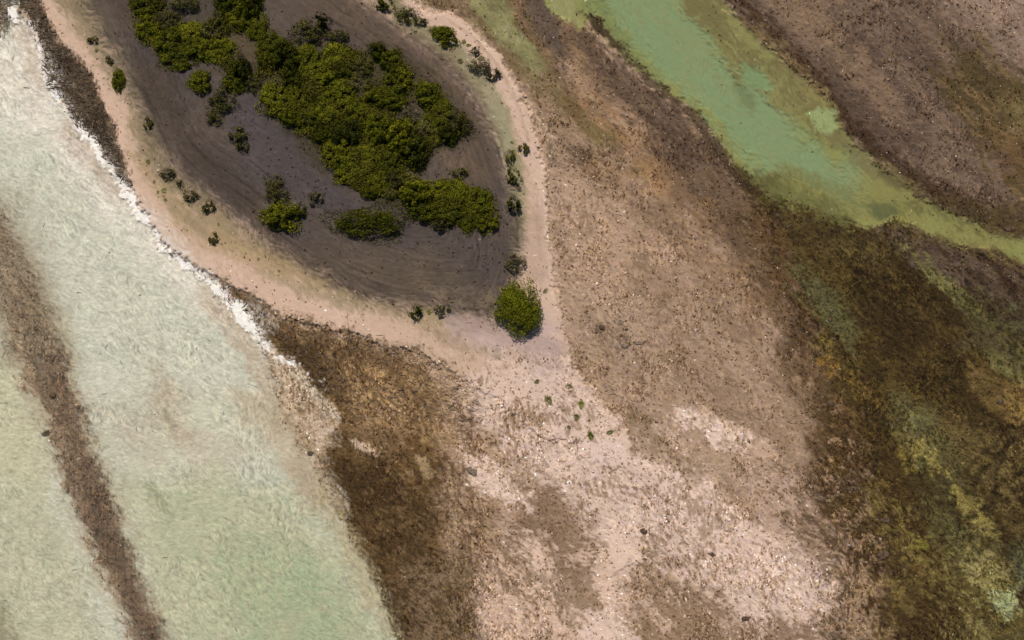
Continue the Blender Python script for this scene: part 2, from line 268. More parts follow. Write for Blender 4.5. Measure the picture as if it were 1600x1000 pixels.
# pale sand: west beach and track, the spit, the east track
BEACH = [(40, -120), (62, 0), (82, 45), (112, 80), (150, 124), (160, 160), (178, 195), (184, 232), (198, 262), (202, 290), (218, 330), (240, 368), (262, 394), (292, 410), (345, 436), (385, 458), (430, 488), (480, 502),
         (540, 516), (600, 540), (650, 545), (700, 572), (745, 604), (800, 640), (850, 690), (900, 690), (950, 690), (948, 650), (915, 598), (888, 560), (880, 520), (878, 480), (868, 430), (858, 370), (852, 300), (846, 240), (834, 190),
         (822, 160), (806, 128), (786, 98), (758, 64), (728, 38), (700, 22), (660, 14), (630, -20), (560, -120)]
P(BEACH, (202, 171, 146), col2=(210, 177, 153), mix2='c', soft=4, wb=3, wm=6.5, ws=3, grain=.12, relief=.018, speck=.12, z=.6, ang=45, reg='sand_beach')
# duller rim inside the beach
P([(110, -80), (92, 0), (120, 48), (160, 98), (190, 140), (205, 175), (218, 215), (226, 255), (262, 300), (310, 352), (370, 392), (430, 420), (500, 452), (560, 480), (640, 500), (720, 530), (780, 560), (820, 520), (780, 490), (600, 470), (400, 370), (250, 240), (150, 45)],
  (140, 122, 96), col2=(162, 140, 112), soft=14, wb=6, wd=6, op=.9)
P([(200, 235), (230, 262), (260, 300), (330, 350), (400, 385), (520, 440), (500, 452), (420, 430), (330, 392), (280, 350), (240, 300)], (172, 146, 112), soft=10, wb=5, wd=5, op=.75)
P([(250, 305), (300, 335), (350, 385), (330, 380), (280, 345)], (146, 128, 104), soft=8, wb=3, op=.6)
P([(410, 425), (520, 455), (580, 480), (560, 488), (470, 462)], (150, 133, 104), soft=10, wb=4, wd=5, op=.7)
P([(630, 500), (700, 520), (760, 548), (745, 552), (690, 535)], (158, 134, 112), soft=10, wb=4, wd=5, op=.7)
P([(600, -60), (640, 18), (690, 48), (722, 68), (745, 92), (772, 128), (790, 165), (806, 205), (818, 245), (826, 290), (822, 330), (820, 380), (812, 420), (800, 380), (790, 270), (768, 205), (740, 150), (690, 92), (620, 42), (560, -60)],
  (150, 138, 112), col2=(140, 126, 100), soft=7, wb=3, wd=3, grain=.12)
P([(745, 120), (775, 140), (800, 200), (806, 240), (790, 240), (770, 190)], (162, 152, 124), soft=8, wb=3, op=.7)
B([(640, 8, 12), (690, 34, 20), (730, 60, 22), (768, 98, 22), (800, 150, 20), (820, 200, 18), (835, 260, 20), (842, 330, 24), (850, 400, 30), (858, 470, 34), (862, 540, 40)], (206, 176, 154), soft=7, wb=2, op=.9)
B([(806, 195, 5), (815, 232, 6), (828, 290, 8), (832, 340, 10)], (184, 154, 132), soft=5, wd=2, op=.6)
P([(820, 330), (850, 330), (862, 400), (850, 450), (822, 430), (816, 380)], (182, 154, 136), soft=10, wb=4, op=.7)
# grey-pink heart of the spit
P([(700, 495), (780, 480), (850, 480), (880, 540), (890, 590), (870, 640), (820, 580), (770, 560), (720, 530)], (198, 170, 156), col2=(180, 154, 143), soft=16, wb=8, wd=4)
P([(800, 560), (860, 560), (885, 610), (905, 660), (905, 690), (870, 670), (830, 625)], (172, 147, 137), col2=(184, 158, 146), soft=12, wb=6, wm=4, op=.85, speck=.3)
P([(690, 488), (780, 488), (775, 520), (720, 512)], (164, 138, 126), soft=12, wb=5, op=.7)
P([(745, 600), (800, 560), (850, 640), (870, 700), (820, 690), (775, 650)], (200, 167, 142), col2=(180, 148, 124), soft=14, wb=8, wm=8, op=.85, speck=.35)

# broken crust of the spit
P([(820, 690), (900, 680), (1040, 700), (1150, 800), (1290, 880), (1320, 960), (1300, 1060), (1000, 1060), (940, 960), (870, 940), (760, 1060), (740, 900), (800, 800)],
  (218, 188, 168), col2=(138, 112, 94), mix2='f', thr=.15, sharp=.3, soft=30, wb=20, wm=10, op=.8, speck=.6, grain=.4)
P([(950, 250), (1080, 330), (1200, 480), (1180, 520), (1080, 430), (980, 340), (900, 260)], (140, 110, 82), col2=(112, 88, 68), mix2='f', soft=22, wb=12, wd=14, op=.65)
P([(880, 240), (960, 300), (1040, 400), (960, 470), (900, 440), (868, 340)], (184, 152, 128), col2=(142, 116, 95), mix2='x', thr=.2, sharp=.4, soft=28, wb=14, op=.7)
P([(900, 480), (1010, 480), (1010, 560), (930, 580)], (172, 144, 122), col2=(124, 102, 88), mix2='x', thr=.3, sharp=.35, soft=26, wb=14, op=.7)
P([(520, 540), (640, 560), (720, 640), (700, 690), (600, 660), (530, 620)], (176, 142, 104), col2=(112, 84, 56), mix2='x', thr=-.05, sharp=.4, soft=26, wb=14, op=.7)
P([(560, 700), (700, 720), (760, 860), (760, 1000), (640, 960), (560, 820)], (130, 102, 72), col2=(70, 52, 30), mix2='x', thr=-.3, sharp=.5, soft=30, wb=14, op=.45)
# broken pale sand patches running down the spit
SP = dict(soft=7, wb=7, wm=9, ws=2, speck=.35, grain=.10, relief=.02, z=.42, reg='sand_beach')
SP = dict(soft=4, wb=5, wm=8, ws=3, speck=.22, grain=.14, relief=.02, z=.42, reg='sand_beach')
P([(880, 560), (920, 600), (955, 650), (985, 700), (960, 720), (900, 670), (890, 620)], (214, 184, 162), **SP)
P([(895, 700), (925, 682), (960, 688), (985, 712), (1040, 730), (1090, 780), (1075, 800), (1030, 770), (990, 745), (930, 728)], (220, 192, 176), **SP)
P([(855, 740), (880, 712), (900, 722), (880, 745), (865, 756)], (200, 166, 140), **SP)
P([(900, 715), (1010, 730), (1080, 790), (1100, 830), (1050, 830), (960, 820), (880, 760)], (168, 141, 124), col2=(204, 173, 152), soft=12, wb=10, wm=8, op=.85, speck=.6)
P([(1035, 760), (1090, 770), (1115, 820), (1112, 850), (1082, 856), (1065, 820)], (226, 197, 176), **SP)
P([(932, 832), (985, 822), (1000, 842), (1012, 875), (990, 880), (950, 900), (936, 870)], (224, 194, 172), **SP)
P([(826, 842), (850, 855), (868, 890), (902, 924), (900, 950), (870, 950), (836, 920), (826, 880)], (224, 194, 172), **SP)
P([(855, 935), (925, 925), (960, 965), (980, 1040), (880, 1040), (850, 980)], (200, 168, 144), col2=(176, 146, 122), mix2='x', thr=.3, **SP)
P([(752, 875), (775, 862), (800, 890), (850, 930), (880, 1000), (880, 1060), (780, 1060), (760, 960)], (184, 152, 128), col2=(140, 112, 92), mix2='m', thr=.25, sharp=.3, soft=8, wb=7, wm=7, ws=2, speck=.45)
P([(1070, 630), (1110, 640), (1180, 682), (1230, 712), (1180, 705), (1110, 672)], (198, 166, 142), soft=5, wb=7, wm=9, wd=5, op=.85)
P([(1020, 660), (1060, 680), (1090, 720), (1060, 715)], (198, 168, 146), soft=6, wb=6, wm=7, op=.8)
P([(1100, 830), (1180, 880), (1210, 940), (1150, 910), (1090, 870)], (198, 166, 142), soft=6, wb=9, wm=9, op=.8)
P([(1000, 880), (1080, 900), (1120, 980), (1040, 1000), (960, 960)], (176, 146, 122), col2=(134, 108, 88), mix2='m', thr=.15, sharp=.3, soft=10, wb=8, wm=8, op=.8)
P([(860, 780), (920, 770), (940, 840), (930, 900), (880, 880), (860, 830)], (122, 97, 78), col2=(148, 120, 98), soft=20, wb=14, wm=10, wd=8, op=.7, speck=.75)
P([(950, 970), (1060, 975), (1090, 1060), (960, 1060)], (120, 98, 64), col2=(140, 114, 84), mix2='m', soft=14, wb=8, wm=7, op=.8)
P([(905, 690), (940, 682), (975, 706), (968, 724), (930, 726)], (226, 200, 190), soft=3, wm=5, ws=2, speck=.05, grain=.08)
P([(1000, 715), (1060, 745), (1110, 800), (1120, 840), (1090, 850), (1060, 800)], (228, 200, 182), soft=4, wb=6, wm=8, ws=3, speck=.2, op=.9)
P([(865, 720), (900, 690), (920, 720), (880, 760)], (214, 183, 160), soft=4, wb=5, wm=7, op=.9)
P([(700, 620), (760, 640), (820, 700), (840, 760), (790, 740), (740, 690)], (200, 168, 144), col2=(150, 122, 100), mix2='f', soft=12, wb=9, wm=9, op=.75)
P([(960, 900), (1040, 905), (1150, 960), (1200, 1040), (1040, 1040), (980, 970)], (146, 119, 98), col2=(208, 177, 154), mix2='f', thr=.25, sharp=.25, soft=14, wb=10, wm=8, op=.8, speck=.8)
B([(930, 740, 10), (1000, 790, 14), (1060, 850, 16), (1130, 880, 14)], (128, 103, 88), soft=9, wb=8, wm=9, ws=4, op=.6, speck=.8)
P([(1060, 790), (1120, 840), (1200, 860), (1260, 920), (1200, 920), (1110, 880)], (200, 168, 143), soft=7, wb=8, wm=12, op=.85)
P([(1270, 860), (1330, 885), (1320, 960), (1290, 930)], (180, 150, 122), soft=8, wb=8, wm=10, op=.6)

for pts in ([(838, 190, 3), (852, 250, 4), (858, 330, 4), (864, 400, 5), (872, 500, 4)], [(828, 240, 2.5), (838, 300, 3), (842, 380, 3.5), (850, 440, 4)], [(700, 30, 3), (740, 58, 3), (780, 105, 3), (808, 160, 3), (826, 220, 3)]):
    B(pts, (176, 144, 122), soft=3, wd=2, wb=1.5, op=.75)
for pts in ([(846, 230, 3), (850, 300, 4), (856, 400, 4), (868, 480, 4)], [(690, 22, 3), (735, 46, 3), (775, 88, 3), (805, 140, 3)]): B(pts, (218, 188, 164), soft=3, wd=2, wb=1.5, op=.75)
B([(425, 494, 10), (480, 505, 14), (540, 522, 16), (600, 545, 18), (660, 560, 22), (710, 592, 34), (750, 650, 60)], (190, 160, 134), col2=(124, 97, 72), mix2='x', thr=.1, sharp=.35, soft=9, wb=6, wm=10, ws=5, op=.75, speck=.8)
B([(700, 640, 60), (740, 720, 90), (740, 820, 80), (750, 900, 60)], (178, 148, 124), col2=(120, 94, 74), mix2='x', thr=.1, sharp=.3, soft=26, wb=14, wm=12, ws=5, op=.75, speck=.8)
P([(580, 590), (660, 600), (700, 680), (640, 700), (580, 660)], (168, 136, 102), col2=(106, 80, 54), mix2='f', thr=.1, sharp=.35, soft=18, wb=10, wm=8, op=.6)
B([(1290, 640, 50), (1315, 740, 60), (1330, 850, 90), (1325, 950, 100), (1330, 1060, 110)], (80, 60, 38), col2=(164, 134, 110), mix2='x', thr=.25, sharp=.35, soft=28, wb=16, wm=14, ws=6, op=.75, speck=.8, grain=.7)
P([(730, 590), (800, 560), (900, 590), (980, 690), (1100, 770), (1210, 850), (1290, 890), (1310, 960), (1200, 980), (1090, 900), (1000, 860), (930, 840), (880, 780), (800, 720), (740, 660)], (222, 193, 174), col2=(158, 130, 110), mix2='x', thr=.42, sharp=.38, soft=18, wb=14, wm=12, ws=5, op=.8, speck=.5)
P([(760, 860), (850, 830), (960, 850), (1000, 940), (960, 1060), (780, 1060), (740, 960)], (216, 184, 160), col2=(136, 110, 90), mix2='f', thr=.25, sharp=.3, soft=16, wb=12, wm=12, ws=5, op=.75, speck=.6)
P([(620, 860), (720, 880), (780, 1060), (640, 1060)], (136, 112, 90), col2=(84, 65, 44), mix2='x', thr=.0, sharp=.4, soft=26, wb=14, wm=12, op=.6)
for pts in ([(1050, 640), (1120, 650), (1190, 690), (1150, 700), (1090, 680)], [(1090, 740), (1160, 800), (1220, 850), (1180, 850), (1110, 800)], [(1180, 870), (1250, 900), (1290, 960), (1230, 950)], [(720, 700), (780, 720), (830, 790), (790, 800), (740, 760)], [(890, 960), (960, 950), (1010, 1010), (940, 1040)]):
    P(pts, (228, 199, 179), col2=(178, 148, 126), mix2='x', thr=.45, sharp=.3, soft=8, wb=10, wm=12, ws=5, op=.85)
# island: bare ground, a broad soft-edged darkening painted into its colour
dI = up(poly_c(ISLAND))
gyI, gxI = np.gradient(dI, PY[:, 0], PX[0]); tang = np.arctan2(gxI, -gyI) * 1.0     # tangent angle in picture coordinates
mi = sstep(-17, 17, dI + 6 * nf('b') + 3 * nf('d') + 2.5 * NB['l'])
put(mi, (92, 79, 72), col2=(78, 68, 64), mix2='c', speck=.08, grain=.24, relief=.03, z=1.1, reg='island_ground')
S['c2'] = S['c2'] * (1 - mi) + np.cos(2 * tang) * mi; S['s2'] = S['s2'] * (1 - mi) + np.sin(2 * tang) * mi
P([(100, -90), (140, 0), (175, 70), (215, 140), (240, 205), (270, 265), (330, 315), (300, 320), (240, 270), (222, 230), (205, 160), (150, 80), (112, 20)], (118, 106, 84), soft=22, wb=6, op=.7)
P([(200, 60), (260, 110), (320, 220), (420, 330), (500, 420), (600, 450), (560, 460), (470, 405), (360, 325), (280, 240), (225, 140), (170, -40), (230, -40)], (72, 60, 53), soft=26, wb=8, op=.75)
P([(420, 390), (520, 385), (640, 390), (740, 400), (760, 450), (640, 466), (540, 440)], (98, 83, 71), soft=30, wb=12, wd=8, op=.8)
P([(650, 370), (740, 370), (800, 380), (800, 450), (740, 440), (680, 420)], (84, 73, 69), soft=20, wb=8, op=.65, speck=.35)
P([(650, 445), (730, 450), (790, 470), (760, 488), (690, 482)], (128, 110, 92), col2=(94, 80, 70), mix2='m', thr=.2, soft=14, wb=8, wm=5, op=.8, speck=.4)
P([(430, -60), (560, -20), (680, 80), (750, 160), (785, 260), (770, 300), (720, 200), (640, 120), (520, 40), (440, 0)], (96, 80, 69), soft=22, wb=6, wd=6, op=.85)
P([(380, 150), (440, 200), (500, 270), (560, 320), (500, 320), (420, 290), (370, 230), (350, 190)], (82, 72, 71), soft=16, wb=6, op=.85, speck=.25)
P([(260, -40), (340, -30), (360, 30), (330, 45), (280, 40), (255, 10)], (88, 78, 75), soft=14, wb=6, op=.8)
P([(295, 100), (340, 92), (360, 130), (340, 140), (300, 130)], (94, 82, 78), soft=10, wm=4, op=.8)
P([(345, 40), (400, 60), (410, 95), (370, 95)], (108, 90, 74), soft=10, op=.8)
P([(620, 165), (665, 160), (660, 190), (620, 190)], (92, 80, 80), soft=12, wm=4, op=.7)
P([(680, 235), (740, 230), (760, 290), (700, 285)], (106, 88, 74), soft=14, op=.7)
# undergrowth litter
P([(405, 60), (540, 75), (640, 85), (720, 170), (740, 215), (680, 240), (650, 290), (760, 300), (775, 350), (650, 345), (510, 270), (430, 190), (395, 130)], (62, 54, 34), soft=12, wb=8, wm=6, op=.7, speck=.4)
P([(195, -20), (400, -20), (420, 60), (370, 140), (330, 100), (280, 110), (215, 60)], (70, 60, 40), soft=10, wb=10, wm=6, op=.5)
# curved strand lines round the island
ln = vnoise(dI / 6.5 + 1.2 * NB['c'], (PX + PY) / 140) + .5 * vnoise(dI / 2.6 + 1.5 * NB['c'] + 40, (PX + PY) / 90)
zone = mi * sstep(0, 8, dI) * (1 - sstep(70, 125, dI))
lines = sstep(.45, 1.0, ln) * zone; lines2 = sstep(.5, 1.1, -ln) * zone
for k in 'rgb': S[k] *= (1 - .30 * lines) * (1 + .14 * lines2)
zl = -.07 * lines + .05 * lines2
eg = np.exp(-((dI - 1 + 1.5 * NB['b']) / 1.8) ** 2) * sstep(380, 480, PX) * sstep(.1, .6, NB['b'] * .5 + .5)
for k in 'rgb': S[k] *= 1 - .35 * eg
B([(772, 205, 3), (782, 232, 3.5), (790, 262, 3.5), (796, 282, 2)], (182, 164, 138), soft=2, wm=1, op=.75)

# strand of twigs and dry weed on the upper west beach
P([(-20, -120), (10, 0), (36, 14), (62, 58), (66, 100), (76, 138), (100, 162), (112, 190), (140, 212), (156, 238), (180, 270), (196, 290), (204, 286), (192, 250), (182, 225), (170, 185), (154, 150), (148, 124), (110, 82), (80, 48), (58, 0), (30, -120)],
  (98, 80, 62), col2=(76, 60, 46), soft=5, wb=3, wm=4, ws=2, grain=.5, relief=.08, speck=1.0, z=.22, ang=40, reg='strandline')
P([(262, 392), (295, 408), (345, 434), (385, 456), (420, 480), (400, 490), (370, 470), (350, 455), (320, 430)], (110, 88, 64), soft=4, wb=3, wm=4, ws=2, speck=.9, relief=.08, op=.9, z=.15)

# the wide pale lagoon in the west
lag = P(LAG, (210, 207, 191), col2=(201, 201, 184), mix2='b', soft=4, wb=2, wm=4, ws=2, grain=.30, relief=.042, speck=.05, z=-.22, ang=30, reg='lagoon_bed')
P([(-100, 0), (30, 30), (110, 190), (200, 310), (330, 440), (400, 520), (350, 520), (250, 430), (150, 330), (60, 220), (-60, 150)], (236, 228, 217), col2=(226, 214, 202), mix2='x', soft=28, wb=10, wd=8, op=.85)
P([(-60, 200), (120, 330), (260, 440), (360, 560), (420, 680), (300, 700), (200, 560), (80, 400), (-60, 300)], (212, 210, 194), col2=(204, 200, 182), mix2='x', soft=30, wb=14, op=.7)
P([(140, 640), (300, 600), (420, 640), (400, 720), (300, 760), (200, 780)], (200, 189, 170), col2=(208, 204, 184), soft=40, wb=18, op=.8)
P([(190, 760), (350, 740), (470, 780), (540, 880), (640, 1060), (260, 1060), (220, 900)], (186, 188, 156), col2=(196, 190, 162), mix2='x', soft=40, wb=14, op=.9, z=-.32)
P([(330, 860), (470, 840), (560, 950), (620, 1060), (380, 1060)], (164, 178, 140), col2=(182, 180, 148), mix2='x', soft=36, wb=10, op=.75, z=-.4)
P([(-60, 760), (60, 740), (110, 850), (180, 1060), (-60, 1060)], (200, 193, 168), col2=(186, 182, 156), mix2='x', soft=24, wb=12, op=.85)
P([(-60, 520), (30, 580), (80, 720), (60, 760), (-60, 740)], (200, 192, 162), soft=24, wb=10, op=.8)
P([(360, 620), (440, 580), (500, 640), (500, 720), (530, 800), (480, 800), (420, 720)], (200, 184, 160), col2=(182, 162, 138), soft=18, wb=8, wm=6, wd=6, op=.85, speck=.25, ang=60)
P([(420, 570), (470, 590), (505, 640), (498, 730), (460, 700), (430, 630)], (196, 172, 146), col2=(152, 126, 100), mix2='m', thr=.2, soft=12, wb=6, wm=6, ws=3, op=.85, speck=.7, ang=60, z=-.06)
P([(310, 440), (350, 470), (395, 530), (430, 600), (400, 590), (350, 520), (300, 460)], (188, 162, 142), col2=(204, 188, 168), mix2='d', soft=10, wb=5, wd=6, wm=3, op=.75, speck=.3)
P([(500, 740), (560, 850), (625, 1000), (600, 1000), (540, 880), (490, 790)], (176, 160, 128), soft=14, wb=4, wm=4, op=.7, ang=64, z=-.10)
P([(100, 180), (140, 225), (200, 310), (190, 330), (130, 260), (90, 210)], (208, 190, 174), col2=(178, 158, 142), mix2='m', soft=12, wm=5, op=.75, ang=25)
P([(230, 560), (280, 620), (300, 700), (270, 700), (240, 640)], (184, 164, 142), col2=(200, 186, 164), mix2='x', soft=16, wb=6, op=.7)
P([(215, 745), (240, 765), (262, 800), (245, 792)], (140, 142, 104), soft=8, wb=4, wm=4, op=.7)
P([(255, 640), (275, 665), (265, 680), (250, 655)], (150, 134, 116), soft=10, wm=4, op=.6)
STK = [(-40, 330, 50), (8, 400, 52), (28, 460, 70), (50, 530, 82), (80, 610, 64), (108, 690, 56), (134, 760, 58), (158, 830, 56), (182, 890, 48), (206, 945, 44), (232, 1000, 42), (300, 1150, 46)]
B(STK, (178, 160, 134), soft=24, wb=8, wm=6, op=.8, grow=10)
B(STK, (104, 78, 60), col2=(150, 120, 98), mix2='f', soft=12, wb=6, wm=7, wd=6, grain=.75, relief=.08, speck=.7, op=.88, ang=45, z=-.10)
B([(20, 480, 20), (62, 560, 30), (110, 680, 26), (150, 800, 34), (178, 870, 38), (210, 945, 34), (236, 1005, 34)], (84, 60, 46), col2=(120, 92, 72), mix2='f', thr=.2, soft=12, wb=6, wm=8, ws=4, op=.7, ang=60)
P([(-40, 930), (10, 950), (30, 1040), (-40, 1040)], (126, 112, 80), soft=16, wm=6, op=.6)
P([(-80, 280), (40, 300), (70, 400), (110, 540), (60, 580), (-80, 560)], (166, 152, 132), col2=(136, 118, 98), mix2='x', soft=26, wb=6, wm=8, op=.5)
P([(-60, -40), (14, -20), (26, 20), (10, 40), (-20, 60), (-60, 60)], (112, 90, 76), col2=(160, 140, 120), mix2='m', soft=8, wb=5, wm=6, op=.9, speck=.8, reg='strandline')

P([(415, 548), (450, 566), (480, 592), (505, 625), (530, 660), (520, 690), (490, 720), (480, 690), (450, 640), (425, 590)], (202, 178, 154), col2=(164, 138, 112), mix2='x', thr=.2, sharp=.4, soft=10, wb=5, wm=8, ws=4, op=.85, speck=.7, grain=.6, relief=.06, z=.02)
B([(420, 545, 8), (450, 570, 12), (480, 596, 10), (500, 622, 10), (524, 655, 14)], (212, 192, 168), soft=5, wm=8, ws=4, wb=4, op=.75, z=.04)
# white foam along the lagoon edge
FO = dict(soft=3.2, wb=2, wm=6, ws=4, grow=-2, speck=.0, grain=.10, relief=.03, z=.05, reg='shore_foam')
FC = (246, 238, 226)
P([(8, 8), (24, 8), (30, 24), (22, 34), (10, 28)], FC, op=.95, **FO)
P([(20, 34), (46, 30), (60, 60), (66, 110), (60, 140), (40, 120), (30, 80), (20, 60)], (234, 222, 210), col2=(206, 190, 174), mix2='m', soft=8, wm=6, ws=3, op=.9)
B([(60, 70, 8), (72, 128, 8), (104, 170, 9), (122, 202, 10), (140, 215, 10), (158, 246, 9), (178, 270, 8), (194, 294, 9), (208, 312, 9), (222, 338, 9), (242, 372, 9), (262, 398, 7), (292, 416, 7), (322, 436, 9), (350, 464, 11), (366, 486, 12), (392, 510, 11), (414, 542, 9)], (246, 238, 228), col2=(216, 200, 184), mix2='m', thr=.35, soft=4, wm=6, ws=4, wb=2.5, grow=1, op=.92, z=.03, relief=.03)
for pts in [[(118, 198), (135, 206), (152, 226), (160, 246), (172, 262), (165, 266), (150, 250), (132, 222)],
            [(44, 34), (56, 40), (50, 52), (40, 46)], [(72, 140), (82, 144), (86, 156), (78, 154)],
            [(172, 264), (182, 272), (190, 292), (182, 294)],
            [(190, 292), (203, 303), (214, 330), (228, 352), (222, 352), (204, 330), (186, 304)],
            [(226, 350), (240, 372), (250, 388), (242, 380)],
            [(322, 440), (340, 446), (350, 460), (336, 460), (326, 452)],
            [(356, 474), (372, 470), (384, 480), (380, 490), (362, 490)],
            [(366, 494), (386, 492), (398, 508), (412, 530), (418, 545), (404, 538), (384, 516)],
            [(440, 562), (456, 564), (480, 584), (470, 584), (452, 574)],
            [(497, 598), (510, 592), (514, 612), (504, 618)], [(430, 548), (446, 560), (440, 566)]]:
    P(pts, FC, **FO)

# ------------------------------------------------------------------ fibres along the local direction
SC0 = np.stack([S['r'], S['g'], S['b'], np.ones_like(S['r'])], -1)
ang = .5 * np.arctan2(S['s2'], S['c2'])
ang = ang + .7 * NB['b'] + .8 * NB['m']
lic = smear(ang, 4, 5, 1.3); lic2 = smear(ang + .9 * np.roll(NB['m'], 77, 1), 2, 6, .6); shortn = smear(ang, 1, 9, 1.0)
patchy = np.clip(.75 + .45 * NB['b'] + .3 * NB['m'], .25, 1.5)
gr = S['grain'] * patchy
notlag = 1 - .75 * np.isin(REG, [REGN.index('lagoon_bed')])
lng = smear(np.where(mi > .5, .5 * np.arctan2(S['s2'], S['c2']) + .12 * NB['b'], ang), 13, 21)
SPK = np.random.default_rng(77).standard_normal(X.shape).astype(np.float32)
shade = 1 + (.066 * smear(ang, 2, 31, 8.0) + .03 * SPK) * (notlag < .9) + .01 * SPK * (REG == REGN.index('lagoon_bed')) + .045 * SPK * (gr > .2) + .13 * SPK * (S['grain'] > .68) + mi * (.045 * lng + .05 * NB['m'] + .06 * NB['b']) + gr * (.34 * lic + .24 * lic2 + .20 * shortn + .14 * NB['m'] * notlag)  # leading terms paint the lagoon's ripple and caustic light into its bed
warm = 1 + notlag * gr * .16 * np.roll(lic2, 300, 1)
S['g'] *= 1 + gr * .05 * np.roll(NB['m'], 210, 1)
for k in 'rgb': S[k] = S[k] * np.clip(shade, .3, 1.9)
S['b'] *= np.clip(2 - warm, .7, 1.3)
caustic = sstep(.72, 1.0, 1 - np.abs(vnoise(X / .62 + .6 * NB['m'] + .35 * lic2, Y / .5 + .6 * NB['b'] + .3 * lic))) * (REG == REGN.index('lagoon_bed'))  # caustic light lines, painted pale into the lagoon bed colour
for k in 'rgb': S[k] *= 1 + .035 * caustic - .01
# dark algae flecks in the crust
fl = .75 * lic2 + .6 * shortn + .7 * NB['m']
mf = sstep(1.5 - .8 * S['speck'], 2.2 - .8 * S['speck'], fl) * np.clip(S['speck'] * 1.6, 0, .8)
dk = np.array([.50, .45, .38])
for i, k in enumerate('rgb'): S[k] = S[k] * (1 - mf) + S[k] * dk[i] * mf
inner = np.abs(X) < 90
z = S['z'] + S['relief'] * (.50 * lic + .35 * lic2 + .15 * shortn + .6 * NB['m'] * notlag) * np.clip(patchy, .3, 1.3) + zl + .06 * NB['b'] * (S['z'] > .15) + mf * .03
far = sstep(90, 400, np.hypot(X, Y)); z = z * (1 - far) + np.where(S['z'] < 0, S['z'], .2) * far
def zat(px, py):
    x, y = W(px, py); j = int(np.searchsorted(gx, x)); i = int(np.searchsorted(gy, y)); return float(z[min(i, H_ - 1), min(j, W_ - 1)])

# ------------------------------------------------------------------ materials
def new_mat(name):
    m = bpy.data.materials.new(name); m.use_nodes = True
    return m, m.node_tree.nodes, m.node_tree.links, m.node_tree.nodes['Principled BSDF']
def soil_mat():
    m, n, l, bs = new_mat('tidal_soil')
    at = n.new('ShaderNodeAttribute'); at.attribute_name = 'soil'
    ga = n.new('ShaderNodeAttribute'); ga.attribute_name = 'grain'
    tc = n.new('ShaderNodeNewGeometry')
    n1 = n.new('ShaderNodeTexNoise'); n1.inputs['Scale'].default_value = 7.0; n1.inputs['Detail'].default_value = 5; n1.inputs['Roughness'].default_value = .7
    l.new(tc.outputs['Position'], n1.inputs['Vector'])
    mr = n.new('ShaderNodeMapRange'); mr.inputs['From Min'].default_value = .25; mr.inputs['From Max'].default_value = .75; mr.inputs['To Min'].default_value = -1; mr.inputs['To Max'].default_value = 1; mr.clamp = False
    l.new(n1.outputs['Fac'], mr.inputs['Value'])
    ml = n.new('ShaderNodeMath'); ml.operation = 'MULTIPLY_ADD'; ml.inputs[1].default_value = .55; ml.inputs[2].default_value = .05; l.new(ga.outputs['Fac'], ml.inputs[0])
    mm = n.new('ShaderNodeMath'); mm.operation = 'MULTIPLY_ADD'; mm.inputs[2].default_value = 1.0
    l.new(mr.outputs[0], mm.inputs[0]); l.new(ml.outputs[0], mm.inputs[1])
    vm = n.new('ShaderNodeVectorMath'); vm.operation = 'SCALE'; l.new(at.outputs['Color'], vm.inputs[0]); l.new(mm.outputs[0], vm.inputs['Scale'])
    l.new(vm.outputs[0], bs.inputs['Base Color'])
    bs.inputs['Roughness'].default_value = .92; bs.inputs['Specular IOR Level'].default_value = .15
    bp = n.new('ShaderNodeBump'); bp.inputs['Strength'].default_value = .35; bp.inputs['Distance'].default_value = .04
    l.new(n1.outputs['Fac'], bp.inputs['Height']); l.new(bp.outputs[0], bs.inputs['Normal'])
    return m
SOIL = soil_mat()
def water_mat(name, col, lo, hi, rip):
    m = bpy.data.materials.new(name); m.use_nodes = True; n = m.node_tree.nodes; l = m.node_tree.links; n.clear()
    out = n.new('ShaderNodeOutputMaterial'); tr = n.new('ShaderNodeBsdfTransparent'); df = n.new('ShaderNodeBsdfDiffuse'); gl = n.new('ShaderNodeBsdfGlossy')
    df.inputs['Color'].default_value = (*col, 1); gl.inputs['Roughness'].default_value = .12; tr.inputs['Color'].default_value = (.985, .99, .985, 1)
    at = n.new('ShaderNodeAttribute'); at.attribute_name = 'depth'
    mr = n.new('ShaderNodeMapRange'); mr.inputs['From Min'].default_value = .0; mr.inputs['From Max'].default_value = .5; mr.inputs['To Min'].default_value = lo; mr.inputs['To Max'].default_value = hi
    l.new(at.outputs['Fac'], mr.inputs['Value'])
    geo = n.new('ShaderNodeNewGeometry'); w = n.new('ShaderNodeTexNoise'); w.inputs['Scale'].default_value = rip; w.inputs['Detail'].default_value = 3; w.inputs['Distortion'].default_value = 1.2
    l.new(geo.outputs['Position'], w.inputs['Vector'])
    bp = n.new('ShaderNodeBump'); bp.inputs['Strength'].default_value = .5; bp.inputs['Distance'].default_value = .03; l.new(w.outputs['Fac'], bp.inputs['Height'])
    l.new(bp.outputs[0], df.inputs['Normal']); l.new(bp.outputs[0], gl.inputs['Normal'])
    mx = n.new('ShaderNodeMixShader'); l.new(mr.outputs[0], mx.inputs[0]); l.new(tr.outputs[0], mx.inputs[1]); l.new(df.outputs[0], mx.inputs[2])
    fr = n.new('ShaderNodeFresnel'); fr.inputs['IOR'].default_value = 1.33; l.new(bp.outputs[0], fr.inputs['Normal'])
    m2 = n.new('ShaderNodeMixShader'); l.new(fr.outputs[0], m2.inputs[0]); l.new(mx.outputs[0], m2.inputs[1]); l.new(gl.outputs[0], m2.inputs[2])
    l.new(m2.outputs[0], out.inputs['Surface']); return m
